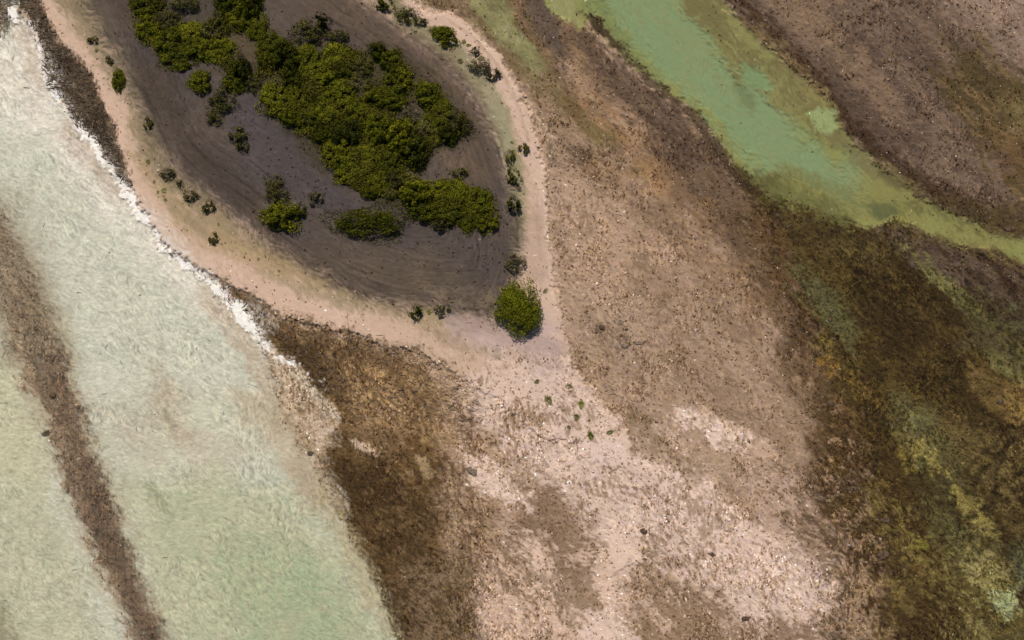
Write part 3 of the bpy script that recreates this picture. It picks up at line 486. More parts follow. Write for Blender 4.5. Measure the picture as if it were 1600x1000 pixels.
def leaf_mat(name, c1, c2):
    m, n, l, bs = new_mat(name)
    geo = n.new('ShaderNodeNewGeometry'); no = n.new('ShaderNodeTexNoise'); no.inputs['Scale'].default_value = .45; no.inputs['Detail'].default_value = 5; no.inputs['Roughness'].default_value = .8
    l.new(geo.outputs['Position'], no.inputs['Vector'])
    oi = n.new('ShaderNodeObjectInfo'); ad = n.new('ShaderNodeMath'); ad.operation = 'MULTIPLY_ADD'; ad.inputs[1].default_value = .22; ad.inputs[2].default_value = -.11
    l.new(oi.outputs['Random'], ad.inputs[0]); su = n.new('ShaderNodeMath'); su.operation = 'ADD'; l.new(no.outputs['Fac'], su.inputs[0]); l.new(ad.outputs[0], su.inputs[1])
    cr = n.new('ShaderNodeValToRGB'); e = cr.color_ramp.elements; e[0].position = .34; e[0].color = (*c1, 1); e[1].position = .68; e[1].color = (*c2, 1)
    l.new(su.outputs[0], cr.inputs[0])
    hs = n.new('ShaderNodeVectorMath'); hs.operation = 'SCALE'; rp = n.new('ShaderNodeMapRange'); rp.inputs['To Min'].default_value = .65; rp.inputs['To Max'].default_value = 1.35
    l.new(geo.outputs['Random Per Island'], rp.inputs['Value']); l.new(cr.outputs[0], hs.inputs[0]); l.new(rp.outputs[0], hs.inputs['Scale'])
    l.new(hs.outputs[0], bs.inputs['Base Color']); bs.inputs['Roughness'].default_value = .75; bs.inputs['Specular IOR Level'].default_value = .06
    return m
LEAF = {'lime': leaf_mat('bright_leaf', (.055, .058, .004), (.21, .20, .010)),
        'green': leaf_mat('green_leaf', (.042, .046, .003), (.15, .15, .008)),
        'dark': leaf_mat('dark_leaf', (.022, .026, .003), (.09, .092, .006)),
        'olive': leaf_mat('olive_leaf', (.060, .055, .012), (.16, .145, .032)),
        'under': leaf_mat('undergrowth_leaf', (.034, .032, .004), (.12, .108, .010)),
        'grey': leaf_mat('dry_leaf', (.075, .062, .026), (.19, .155, .075))}
def plain(name, c1, c2, sc, rough=.9):
    m, n, l, bs = new_mat(name)
    geo = n.new('ShaderNodeNewGeometry'); no = n.new('ShaderNodeTexNoise'); no.inputs['Scale'].default_value = sc; no.inputs['Detail'].default_value = 5
    l.new(geo.outputs['Position'], no.inputs['Vector'])
    cr = n.new('ShaderNodeValToRGB'); e = cr.color_ramp.elements; e[0].position = .35; e[0].color = (*c1, 1); e[1].position = .68; e[1].color = (*c2, 1)
    l.new(no.outputs['Fac'], cr.inputs[0]); hs = n.new('ShaderNodeVectorMath'); hs.operation = 'SCALE'
    rp = n.new('ShaderNodeMapRange'); rp.inputs['To Min'].default_value = .6; rp.inputs['To Max'].default_value = 1.4
    l.new(geo.outputs['Random Per Island'], rp.inputs['Value']); l.new(cr.outputs[0], hs.inputs[0]); l.new(rp.outputs[0], hs.inputs['Scale']); l.new(hs.outputs[0], bs.inputs['Base Color'])
    bs.inputs['Roughness'].default_value = rough; bs.inputs['Specular IOR Level'].default_value = .05
    return m
BARK = plain('bark', (.06, .045, .03), (.16, .13, .10), 4)
FLECK = plain('dry_algae', (.045, .032, .022), (.12, .085, .06), 2)
TWIG = plain('twig_wood', (.05, .036, .024), (.16, .12, .085), 1.5)
SHELL = plain('shell', (.5, .42, .34), (.75, .68, .58), 3)
ROCKD = plain('dark_rock', (.040, .024, .014), (.125, .085, .054), 3)
ROCKT = plain('tan_rock', (.10, .072, .052), (.26, .19, .135), 3)
ROCKW = plain('pale_rock', (.20, .18, .165), (.46, .44, .42), 5)

# ------------------------------------------------------------------ terrain meshes, one per province
def mesh_from(name, verts, quads, mat):
    me = bpy.data.meshes.new(name); nv, nq = len(verts), len(quads); k = quads.shape[1]
    me.vertices.add(nv); me.vertices.foreach_set('co', verts.astype(np.float32).ravel())
    me.loops.add(nq * k); me.loops.foreach_set('vertex_index', quads.astype(np.int32).ravel())
    me.polygons.add(nq); me.polygons.foreach_set('loop_start', np.arange(0, nq * k, k, dtype=np.int32))
    me.update(calc_edges=True); me.materials.append(mat); return me
def link(name, me, parent=None, **props):
    o = bpy.data.objects.new(name, me); scene.collection.objects.link(o)
    if parent: o.parent = parent
    for a, b in props.items(): o[a] = b
    return o
A = (II[:-1, :-1] * W_ + JJ[:-1, :-1]); quads = np.stack([A, A + 1, A + W_ + 1, A + W_], -1).reshape(-1, 4)
freg = REG[:-1, :-1].ravel()
V3 = np.stack([X, Y, z], -1).reshape(-1, 3)
col = np.stack([S['r'], S['g'], S['b'], np.ones_like(z)], -1).reshape(-1, 4)
LAB = {'tidal_flat': 'tan tidal mud flat speckled with dark weed, filling the east side', 'sand_beach': 'pale pinkish sand of the shore track and spit',
       'island_ground': 'bare brown ground of the island round the green grove, its colour painted darker', 'lagoon_bed': 'pale sandy bed seen through the western lagoon water',
       'channel_bed': 'green sandy bed of the narrow north-east channel', 'algae_bed': 'dark brown and olive algae beds beside the water', 'strandline': 'strip of dark washed-up weed between beach and lagoon at upper left',
       'shore_foam': 'broken white foam along the lagoon edge'}
def region(name, sel):
    q = quads[sel]; used, inv = np.unique(q, return_inverse=True); me = mesh_from(name, V3[used], inv.reshape(-1, 4), SOIL)
    ca_ = me.color_attributes.new('soil', 'FLOAT_COLOR', 'POINT'); ca_.data.foreach_set('color', np.clip(col[used], 0, .95).astype(np.float32).ravel())
    g_ = me.attributes.new('grain', 'FLOAT', 'POINT'); g_.data.foreach_set('value', S['grain'].ravel()[used].astype(np.float32))
    me.polygons.foreach_set('use_smooth', np.ones(len(q), bool))
    return link(name, me, kind='structure', label=LAB[name])
for i, nme in enumerate(REGN):
    sel = freg == i
    if sel.any(): region(nme, sel)

# ------------------------------------------------------------------ water sheets
def water(name, sel_reg, mat, label, blur=3):
    st = 3; zi = z[::st, ::st]; ok = np.zeros(zi.shape, bool)
    zz = S['z'][::st, ::st]; rr = (REG[::st, ::st] == REGN.index(sel_reg))
    for di in (-2, -1, 0, 1, 2):
        for dj in (-2, -1, 0, 1, 2): ok |= np.roll(np.roll(rr, di, 0), dj, 1)
    h, w = zi.shape; xs, ys = X[::st, ::st], Y[::st, ::st]
    i2, j2 = np.meshgrid(np.arange(h), np.arange(w), indexing='ij'); a = i2[:-1, :-1] * w + j2[:-1, :-1]
    q = np.stack([a, a + 1, a + w + 1, a + w], -1).reshape(-1, 4)[(ok[:-1, :-1]).ravel()]
    used, inv = np.unique(q, return_inverse=True)
    v = np.stack([xs, ys, np.full_like(xs, 0.0)], -1).reshape(-1, 3)[used]
    me = mesh_from(name, v, inv.reshape(-1, 4), mat)
    dpt = np.clip(-zz, 0, .6).ravel()[used]
    g_ = me.attributes.new('depth', 'FLOAT', 'POINT'); g_.data.foreach_set('value', dpt.astype(np.float32))
    me.polygons.foreach_set('use_smooth', np.ones(len(me.polygons), bool))
    link(name, me, kind='structure', label=label)
water('lagoon_water', 'lagoon_bed', water_mat('lagoon_water', tuple(C(200, 204, 180)), .0, .20, 4.0), 'clear very shallow pale sage water of the western lagoon')
water('channel_water', 'channel_bed', water_mat('channel_water', tuple(C(144, 160, 114)), .02, .32, 3.0), 'clear green water of the north-east channel')

# ------------------------------------------------------------------ loose algae, twigs, shells (uncountable)
def scatter(name, prob, n, lo, hi, asp, hgt, mat, label, tint=None):
    inn = (np.abs(X) < 82) & (np.abs(Y) < 52); p = (prob * inn).ravel().astype(np.float64); p /= p.sum()
    idx = rng.choice(p.size, n, p=p); x = X.ravel()[idx] + rng.uniform(-.07, .07, n); y = Y.ravel()[idx] + rng.uniform(-.07, .07, n)
    zz = z.ravel()[idx]; a = -ang.ravel()[idx] + rng.normal(0, .6, n); L = lo + (hi - lo) * rng.random(n) ** 2.2; wd = L * rng.uniform(asp * .6, asp * 1.4, n); hh = np.minimum(L * hgt, .3) * rng.uniform(.6, 1.3, n)
    # irregular six-sided low mound: ring of 6 plus a top ridge of 2
    t = np.arange(6) * math.pi / 3
    rr = rng.uniform(.6, 1.2, (n, 6)); lx = np.cos(t) * rr * L[:, None] / 2; ly = np.sin(t) * rr * wd[:, None] / 2
    ca_, sa_ = np.cos(a)[:, None], np.sin(a)[:, None]; bend = rng.normal(0, .35, n)[:, None] * lx * lx / (L[:, None] + .01)
    ly = ly + bend
    ring = np.stack([x[:, None] + lx * ca_ - ly * sa_, y[:, None] + lx * sa_ + ly * ca_, np.repeat((zz - .03)[:, None], 6, 1)], -1)
    tx = np.stack([-L * .2, L * .2], 1); top = np.stack([x[:, None] + tx * ca_, y[:, None] + tx * sa_, (zz + hh)[:, None] * np.array([1, 1.0])], -1)
    v = np.concatenate([ring, top], 1).reshape(-1, 3)
    f = np.array([[0, 1, 7], [1, 2, 7], [2, 6, 7], [2, 3, 6], [3, 4, 6], [4, 5, 6], [5, 7, 6], [5, 0, 7]])
    q = (np.arange(n)[:, None, None] * 8 + f[None]).reshape(-1, 3)
    me = mesh_from(name, v, q, mat)
    if tint is not None:
        tt = tint(n)[:, None]; base = SC0.reshape(-1, 4)[idx] * np.concatenate([tt ** .85, tt, tt ** 1.25, tt], 1); base[:, 3] = 1
        c_ = me.color_attributes.new('soil', 'FLOAT_COLOR', 'POINT'); c_.data.foreach_set('color', np.clip(np.repeat(base, 8, 0), 0, .9).astype(np.float32).ravel())
    return link(name, me, kind='stuff', label=label, category='debris')
sp = np.clip(S['speck'], 0, 1)
clump = sstep(-.1, 1.0, NB['b'] * .5 + NB['m'] * .8)
dry = (z > -.17).astype(np.float32)
fa = scatter('algae_clumps', (sp ** 1.5 * clump + .10 * sp) * dry, 75000, .13, .62, .62, .26, SOIL, 'small clumps of dry algae strewn over the mud flats', tint=lambda n: np.where(rng.random(n) < .84, rng.uniform(.24, .75, n), np.where(rng.random(n) < .3, rng.uniform(1.5, 2.4, n), rng.uniform(1.1, 1.4, n))))
strand = (REG == REGN.index('strandline')).astype(np.float32)
wf_ = mask(WF, soft=20) * (PY < 660)
tw = scatter('twig_litter', strand * 1.0 + .22 * wf_ + .001, 7000, .4, 1.7, .10, .07, TWIG, 'tangled brown twigs and stalks washed up beside the beach')
sh = scatter('shell_bits', (.15 + sp) * (z > -.15) * (REG != 2) * (REG != 5), 3000, .08, .26, .7, .3, SHELL, 'scattered white shell fragments on the flats')

# ------------------------------------------------------------------ plants
def leaves(cent, nrm, L, Wd):
    n = len(cent); up_ = rng.standard_normal((n, 3)); t = np.cross(nrm, up_); t /= np.linalg.norm(t, axis=1, keepdims=True) + 1e-9; b = np.cross(nrm, t)
    L = L[:, None]; Wd = Wd[:, None]; droop = -nrm * L * .18
    v = np.stack([cent - t * L / 2 + droop, cent - b * Wd / 2, cent + t * L / 2 + droop, cent + b * Wd / 2], 1).reshape(-1, 3)
    return v, np.arange(n * 4).reshape(-1, 4)
def crown(R, hgt, nl, nleaf, leaf, seed, smooth=0.0):
    r = np.random.default_rng(seed)
    k = nl; rad = np.sqrt(r.random(k)) * (.74 if smooth else .86); th = r.uniform(0, 2 * math.pi, k); th += np.arange(k) * 2.4
    lr = r.uniform(.10, .27, k) * (1 - smooth * .3) if R <= 3.5 else r.uniform(.12, .30, k)
    lc = np.stack([rad * np.cos(th), rad * np.sin(th), .72 * np.sqrt(np.clip(1 - rad ** 2, 0, 1)) * (r.uniform(.35, 1.15, k) if R < 3.5 and not smooth else r.uniform(.7, 1.1, k))], 1)
    w = lr ** 2; li = r.choice(k, nleaf, p=w / w.sum())
    d = r.standard_normal((nleaf, 3)); d /= np.linalg.norm(d, axis=1, keepdims=True); d[:, 2] = np.abs(d[:, 2]) * 1.0 - .25 * (r.random(nleaf) < .35)
    rr = lr[li, None] * (1 - np.abs(r.normal(0, .16, (nleaf, 1)))) * (1 + .25 * (r.random((nleaf, 1)) < .06))
    c = lc[li] + d * rr
    st = r.random(nleaf) < (.05 if R > 3.5 else .17); a_ = r.uniform(0, 6.283, nleaf); q_ = r.uniform(.6, 1.0, nleaf) ** .8 * 1.12 * (1 + .16 * np.sin(a_ * 3 + seed) + .1 * np.sin(a_ * 5 + 2 * seed))
    c[st] = np.stack([q_ * np.cos(a_), q_ * np.sin(a_), r.random(nleaf) * .4], 1)[st]
    c[:, 2] = np.maximum(c[:, 2] * hgt / R, .04 / R)
    c = c * R
    nn = d + r.normal(0, .55, (nleaf, 3)); nn /= np.linalg.norm(nn, axis=1, keepdims=True)
    L = leaf * r.uniform(.6, 1.5, nleaf); global rng; sv = rng; rng = r; v, q = leaves(c, nn, L * 1.15, L * .42); rng = sv
    return v, q, lc * np.array([R, R, hgt])
def branches(lc, R, hgt, seed):
    r = np.random.default_rng(seed); V_, F_ = [], []
    def seg(a, b, ra, rb):
        a = np.array(a); b = np.array(b); d = b - a; d = d / (np.linalg.norm(d) + 1e-9); u = np.cross(d, [0.3, .9, .1]); u /= np.linalg.norm(u); w = np.cross(d, u); s = len(V_)
        for p, rr in ((a, ra), (b, rb)):
            for t in range(5): V_.append(p + (u * math.cos(t * 1.2566) + w * math.sin(t * 1.2566)) * rr)
        for t in range(5): F_.append([s + t, s + (t + 1) % 5, s + 5 + (t + 1) % 5, s + 5 + t])
    for c in lc:
        m = c * .45 + np.array([0, 0, hgt * .12]) + r.normal(0, .05 * R, 3)
        seg((r.normal(0, .03 * R), r.normal(0, .03 * R), -.1), m, .035 * R, .022 * R); seg(m, c, .022 * R, .008 * R)
        e = c + r.normal(0, .16 * R, 3); seg(m * .5 + c * .5, e, .012 * R, .005 * R)
    return np.array(V_), np.array(F_)
VAR = {}
for cls, R, hh, nl, nleaf, leaf, cnt in (('big', 4.0, 3.6, 80, 12000, .27, 2), ('mid', 2.1, 2.3, 44, 4000, .26, 10), ('small', 1.0, 1.15, 16, 1000, .19, 5)):
    for s in range(cnt):
        v, q, lc = crown(R, hh, nl, nleaf, leaf, 100 + s * 7 + len(cls)); bv, bf = branches(lc[::2], R, hh, s)
        VAR.setdefault(cls, []).append((mesh_from('foliage', v, q, LEAF['green']), mesh_from('branches', bv, bf, BARK), R, hh))
for s in range(6):
    v, q, lc = crown(2.1, 2.0, 30, 1500, .24, 900 + s); bv, bf = branches(lc, 2.1, 2.0, 40 + s)
    VAR.setdefault('sparse', []).append((mesh_from('foliage', v, q, LEAF['olive']), mesh_from('branches', bv, bf, BARK), 2.1, 2.0))
v, q, lc = crown(3.0, 1.6, 110, 7000, .17, 555, smooth=.9); bv, bf = branches(lc[::4], 3.0, 1.6, 3)
VAR['mound'] = [(mesh_from('foliage', v, q, LEAF['green']), mesh_from('branches', bv, bf, BARK), 3.0, 1.6)]
def blade_mesh(seed):
    r = np.random.default_rng(seed); n = 110; a = r.uniform(0, 6.283, n); ln_ = r.uniform(.35, 1.0, n); el = r.uniform(.25, 1.3, n)
    b0 = np.stack([np.cos(a), np.sin(a), 0 * a], 1) * r.uniform(0, .25, n)[:, None]
    d = np.stack([np.cos(a) * np.cos(el), np.sin(a) * np.cos(el), np.sin(el)], 1) * ln_[:, None]; sd_ = np.stack([-np.sin(a), np.cos(a), 0 * a], 1) * .07
    mid = b0 + d * .6; tip = b0 + d; tip[:, 2] -= .12
    v = np.stack([b0 - sd_ * .6, b0 + sd_ * .6, mid + sd_, mid - sd_, tip], 1).reshape(-1, 3); i = np.arange(n)[:, None] * 5
    f = np.concatenate([i + [0, 1, 2], i + [0, 2, 3], i + [3, 2, 4]], 0)
    return mesh_from('grass_tuft', v, f, LEAF['olive'])
LEAF['straw'] = leaf_mat('straw_blade', (.13, .115, .04), (.32, .28, .12)); LEAF['fresh'] = leaf_mat('fresh_blade', (.09, .10, .02), (.24, .24, .05))
TUFT = [blade_mesh(s) for s in range(4)]
cnt_ = [0]
def setmat(o, m): o.material_slots[0].link = 'OBJECT'; o.material_slots[0].material = m
def shrub(px, py, w, h, tone, label, group, hgt=None, cls=None, cat='shrub'):
    cnt_[0] += 1; i = cnt_[0]; d = (w + h) / 2 * M_PX
    cls = cls or ('big' if d > 6.5 else 'mid' if d > 2.6 else 'small')
    if cls == 'mid' and tone in ('olive', 'grey'): cls = 'sparse'
    fm, bm, R, hh = VAR[cls][i % len(VAR[cls])]
    grove = group in (G1, G2, G3); hgt = hgt or (random.uniform(1.0, 1.9) if grove else d * (.42 if d > 2.6 else .55))
    if grove: q_ = random.uniform(.92, 1.12); w *= q_; h *= q_
    # crowns stand above the ground: allow for the lens when placing their feet
    x, y = W(px, py); f = 1 - (hgt * .6) / CAM_H; x *= f; y *= f
    o = bpy.data.objects.new('shrub', None); scene.collection.objects.link(o); o.empty_display_size = .5
    o.location = (x, y, zat(px, py) - .03)
    aspect = w / h
    if abs(aspect - 1) < .25: o.rotation_euler.z = (i * 2.399) % 6.283
    else: o.rotation_euler.z = math.pi * (i % 2)
    o.scale = (w * M_PX / 2 / R * 1.02, h * M_PX / 2 / R * 1.02, hgt / hh)
    o['label'] = label; o['category'] = cat; o['group'] = group
    fo = bpy.data.objects.new('foliage', fm); bo = bpy.data.objects.new('branches', bm)
    for c in (fo, bo): scene.collection.objects.link(c); c.parent = o
    setmat(fo, LEAF[tone]); return o
def tuft(px, py, w, tone, label, group='low plants dotted along the sand'):
    cnt_[0] += 1; i = cnt_[0]; x, y = W(px, py); o = bpy.data.objects.new('grass_tuft', TUFT[i % 4]); scene.collection.objects.link(o)
    o.location = (x * .998, y * .998, zat(px, py) - .02); s = w * M_PX / 1.7; o.scale = (s, s * random.uniform(.6, 1.15), s * .55); o.rotation_euler.z = i * 1.7
    o['label'] = label; o['category'] = 'grass tuft'; o['group'] = group; setmat(o, LEAF['straw' if tone == 'grey' else 'fresh']); return o

G1 = 'shrubs of the north-west clump'; G2 = 'shrubs of the main grove'; G3 = 'shrubs of the south-east block'; G4 = 'single shrubs round the grove'; G5 = 'bushes along the east track'; G6 = 'bushes along the west beach'
SH = [
 (228, 6, 52, 40, 'green', 'green shrub at the top left corner of the grove, cut by the top edge', G1),
 (232, 44, 46, 40, 'lime', 'yellow-green shrub on the far left tip of the grove', G1),
 (262, 62, 44, 40, 'green', 'mid-green shrub just right of the leftmost lime shrub', G1),
 (262, 30, 40, 34, 'olive', 'olive shrub above the leftmost row, left of the grey clearing', G1),
 (278, 92, 52, 38, 'green', 'lowest shrub of the north-west clump, on its dark lower edge', G1),
 (300, 50, 44, 34, 'lime', 'bright shrub on the lower rim of the upper grey clearing', G1),
 (312, 76, 46, 36, 'green', 'green shrub above the small grey triangular clearing', G1),
 (346, 78, 44, 40, 'green', 'green shrub on the right rim above the triangular clearing', G1),
 (330, 50, 36, 28, 'olive', 'small olive shrub in the middle of the north-west clump', G1),
 (288, 6, 44, 26, 'olive', 'low olive shrub on the top rim of the upper grey clearing', G1),
 (352, 6, 40, 34, 'dark', 'dark shrub on the top edge right of the grey clearing', G1),
 (385, 6, 44, 36, 'green', 'green shrub on the top edge of the picture above the brown clearing', G1),
 (372, 32, 44, 34, 'lime', 'lime shrub at the head of the brown bare patch', G1),
 (398, 40, 48, 40, 'green', 'broad green shrub right of the brown bare patch head', G1),
 (340, 30, 30, 26, 'olive', 'small olive shrub at right of the upper grey clearing', G1),
 (312, 128, 34, 34, 'green', 'round green shrub under the grey triangular clearing, standing alone on its left', G4),
 (348, 158, 44, 36, 'olive', 'olive green shrub below the triangular clearing', G4),
 (336, 184, 28, 28, 'olive', 'small olive shrub tailing off below the clump onto bare slope', G4),
 (366, 128, 34, 36, 'green', 'green shrub at the right point of the triangular clearing', G4),
 (378, 108, 26, 40, 'dark', 'narrow dark shrub with black shade left of the main grove', G4),
 (372, 210, 28, 22, 'olive', 'small olive shrub alone on the purple slope, upper of a pair', G4),
 (380, 230, 20, 18, 'olive', 'tiny olive shrub alone on the purple slope, lower of a pair', G4),
 (394, 128, 34, 30, 'olive', 'brownish olive shrub between the black gap and the main grove', G4),
 (425, 72, 40, 40, 'green', 'green shrub at the upper left corner of the main grove', G2),
 (446, 88, 44, 46, 'dark', 'tall dark shrub with black gaps at the upper left of the main grove', G2),
 (418, 92, 30, 34, 'lime', 'small lime shrub on the left flank of the dark gap', G2),
 (456, 122, 44, 36, 'dark', 'dark shrub in the shade below the black gap', G2),
 (482, 96, 48, 40, 'green', 'green shrub along the top rim of the main grove, left of centre', G2),
 (526, 88, 48, 40, 'lime', 'lime shrub at the centre of the main grove top rim', G2),
 (505, 116, 44, 40, 'green', 'green shrub just under the top rim of the main grove', G2),
 (536, 108, 34, 34, 'dark', 'dark shrub squeezed behind the lime shrub of the top rim', G2),
 (480, 48, 56, 36, 'olive', 'wide shrub standing off above the main grove on bare ground', G4),
 (504, 30, 20, 22, 'dark', 'small dark sapling above the wide outlying shrub', G4),
 (525, 56, 40, 20, 'olive', 'thin olive shrub trailing right of the wide outlying shrub', G4),
 (590, 80, 30, 26, 'dark', 'small deep green shrub on the upper right rim of the grove', G2),
 (612, 96, 36, 34, 'green', 'rounded green shrub second on the upper right rim', G2),
 (622, 126, 44, 38, 'lime', 'bright shrub third down the upper right rim of the grove', G2),
 (566, 104, 36, 28, 'olive', 'sparse olive shrub inside the upper rim of the grove', G2),
 (560, 130, 44, 32, 'olive', 'olive shrub in the sparse upper middle of the grove', G2),
 (590, 150, 46, 34, 'green', 'green shrub left of the grey gap in the grove', G2),
 (618, 158, 38, 30, 'green', 'green shrub touching the upper side of the grey gap', G2),
 (530, 146, 46, 40, 'green', 'green shrub in the upper heart of the grove', G2),
 (430, 156, 46, 46, 'lime', 'lime shrub on the western corner of the main grove above the purple slope', G2),
 (462, 148, 42, 36, 'green', 'green shrub beside the western lime shrub', G2),
 (484, 184, 48, 44, 'green', 'green shrub on the lower left rim next to the purple slope', G2),
 (516, 172, 52, 46, 'lime', 'brightest yellow-green shrub near the grove centre', G2),
 (452, 180, 34, 30, 'green', 'low green shrub on the western rim under the lime corner shrub', G2),
 (500, 206, 40, 34, 'green', 'green shrub lower on the left rim beside the purple slope', G2),
 (555, 176, 44, 40, 'green', 'green shrub right of the brightest shrub', G2),
 (540, 206, 46, 42, 'dark', 'dark shrub below the brightest shrub', G2),
 (668, 146, 38, 38, 'green', 'neat round shrub alone on the right edge of the grove', G2),
 (640, 178, 30, 26, 'grey', 'dry grey shrub in the gap below the neat round shrub', G2),
 (686, 178, 46, 40, 'green', 'green shrub below right of the neat round shrub', G2),
 (716, 192, 40, 44, 'olive', 'dull olive shrub at the easternmost bulge of the grove', G2),
 (664, 204, 44, 36, 'olive', 'olive shrub inside the eastern bulge of the grove', G2),
 (700, 212, 34, 28, 'dark', 'dark shrub under the eastern bulge casting shade on bare ground', G2),
 (590, 200, 50, 42, 'green', 'green shrub in the lower heart of the grove', G2),
 (624, 210, 52, 42, 'lime', 'lime shrub above the big dark hollow', G2),
 (646, 234, 48, 42, 'dark', 'dark shrub in the big shaded hollow on the right side', G2),
 (576, 240, 46, 38, 'lime', 'lime shrub in the lower part of the grove, left of the dark hollow', G2),
 (608, 250, 44, 38, 'dark', 'dark shrub between two lime ones in the lower grove', G2),
 (530, 238, 48, 44, 'green', 'green shrub on the lower left rim where the slope turns', G2),
 (548, 268, 48, 42, 'green', 'bright green shrub near the lower left point of the grove', G2),
 (585, 282, 46, 40, 'green', 'green shrub on the bottom rim of the main grove', G2),
 (620, 280, 38, 28, 'olive', 'olive shrub between the main grove and the south-east block', G2),
 (578, 300, 34, 20, 'green', 'low shrub forming the bottom point of the main grove', G2),
 (610, 300, 34, 22, 'olive', 'low olive shrub joining the grove to the south-east block', G3),
 (650, 300, 48, 40, 'lime', 'lime shrub at the left end of the south-east block', G3),
 (684, 296, 46, 36, 'lime', 'lime shrub second from the left in the south-east block', G3),
 (716, 304, 46, 38, 'green', 'green shrub at the top middle of the south-east block', G3),
 (746, 318, 46, 42, 'green', 'green shrub at the upper right shoulder of the block', G3),
 (662, 328, 44, 34, 'dark', 'dark shrub on the shaded lower left of the block', G3),
 (698, 332, 50, 38, 'dark', 'dark shrub in the lower middle of the block', G3),
 (732, 338, 42, 34, 'green', 'green shrub in the lower right of the block', G3),
 (760, 346, 32, 34, 'lime', 'yellowish shrub at the far right bottom corner of the block', G3),
 (690, 352, 30, 16, 'olive', 'low olive fringe shrub below the block', G3),
 (440, 338, 58, 44, 'lime', 'lime shrub alone below the purple slope, lowest on the left', G4),
 (434, 304, 40, 28, 'olive', 'olive shrub just above the lone lime shrub', G4),
 (428, 284, 32, 22, 'olive', 'small shrub topmost of the column above the lone lime shrub', G4),
 (466, 330, 28, 22, 'dark', 'thin dark shrub against the right side of the lone lime shrub', G4),
 (493, 310, 22, 24, 'grey', 'grey sparse shrub alone on bare ground left of the oval mound', G4),
 (718, 270, 26, 16, 'olive', 'faint olive shrub on the bare ground above the block', G4),
 # east track
 (600, 4, 30, 22, 'green', 'small green bush where the east track leaves at the top', G5),
 (634, 22, 34, 28, 'olive', 'olive bush beside the top of the east track', G5),
 (656, 33, 22, 14, 'olive', 'low bush trailing right of the olive bush by the track top', G5),
 (690, 50, 34, 22, 'green', 'upper left of the two joined green bushes by the curve of the track', G5),
 (702, 63, 28, 22, 'green', 'lower of the two joined green bushes by the curve of the track', G5),
 (748, 102, 34, 26, 'grey', 'dry bush on the green sand inside the track curve', G5),
 (770, 115, 24, 20, 'grey', 'dry bush on the inner edge of the track, right of its pair', G5),
 (742, 80, 14, 16, 'grey', 'small dry sprig bush above the dry pair', G5),
 (819, 231, 16, 18, 'green', 'small round green bush alone on the east track edge', G5),
 (797, 246, 16, 26, 'olive', 'thin straggly bush left below the small round one', G5),
 (802, 274, 24, 24, 'olive', 'pale tufted bush above a dark rock on the east track', G5),
 (802, 318, 22, 24, 'green', 'green bush throwing a long black shadow on the east track', G5),
 (804, 412, 32, 34, 'grey', 'grey-olive bush between the track and the dark ground above the big round bush', G5),
 (690, 484, 26, 16, 'grey', 'flat grey bush on the lower rim of the island', G5),
 (649, 489, 20, 20, 'green', 'small green bush on the sand below the island rim', G5),
 # west beach
 (184, 124, 20, 34, 'green', 'oblong green bush on the west beach, largest there', G6),
 (171, 93, 14, 14, 'olive', 'small bush just above the oblong one on the west beach', G6),
 (144, 62, 18, 12, 'olive', 'low olive bush highest up the west beach', G6),
 (232, 193, 17, 19, 'olive', 'single round bush on the grey slope right of the beach', G6),
 (261, 272, 24, 18, 'grey', 'dry bush at the start of the row on the beach bend', G6),
 (281, 287, 13, 11, 'grey', 'little dry bush second in the row on the beach bend', G6),
 (296, 305, 24, 18, 'grey', 'dry bush third in the row on the beach bend', G6),
 (325, 323, 22, 18, 'olive', 'olive bush last in the row on the beach bend', G6),
 (333, 373, 15, 19, 'olive', 'dark little bush alone on open sand of the beach bend', G6),
]
HG = {(446, 88): 2.6, (456, 122): 2.1, (378, 108): 2.4, (646, 234): 2.6, (624, 210): 2.6, (650, 300): 2.6, (540, 206): 2.2, (716, 192): 2.2, (385, 6): 2.6, (440, 338): 2.2, (590, 200): 2.3, (802, 318): 2.6, (649, 489): 1.7, (802, 274): 1.6, (819, 231): 1.3, (504, 30): 2.4}
for t in SH: shrub(*t, hgt=HG.get((t[0], t[1])))
shrub(578, 347, 124, 54, 'green', 'smooth oval green mound of shrub below the grove on bare ground', G4, hgt=1.9, cls='mound')
shrub(811, 483, 84, 72, 'green', 'big round green bush alone at the head of the sand spit', G5, hgt=2.9, cls='big')
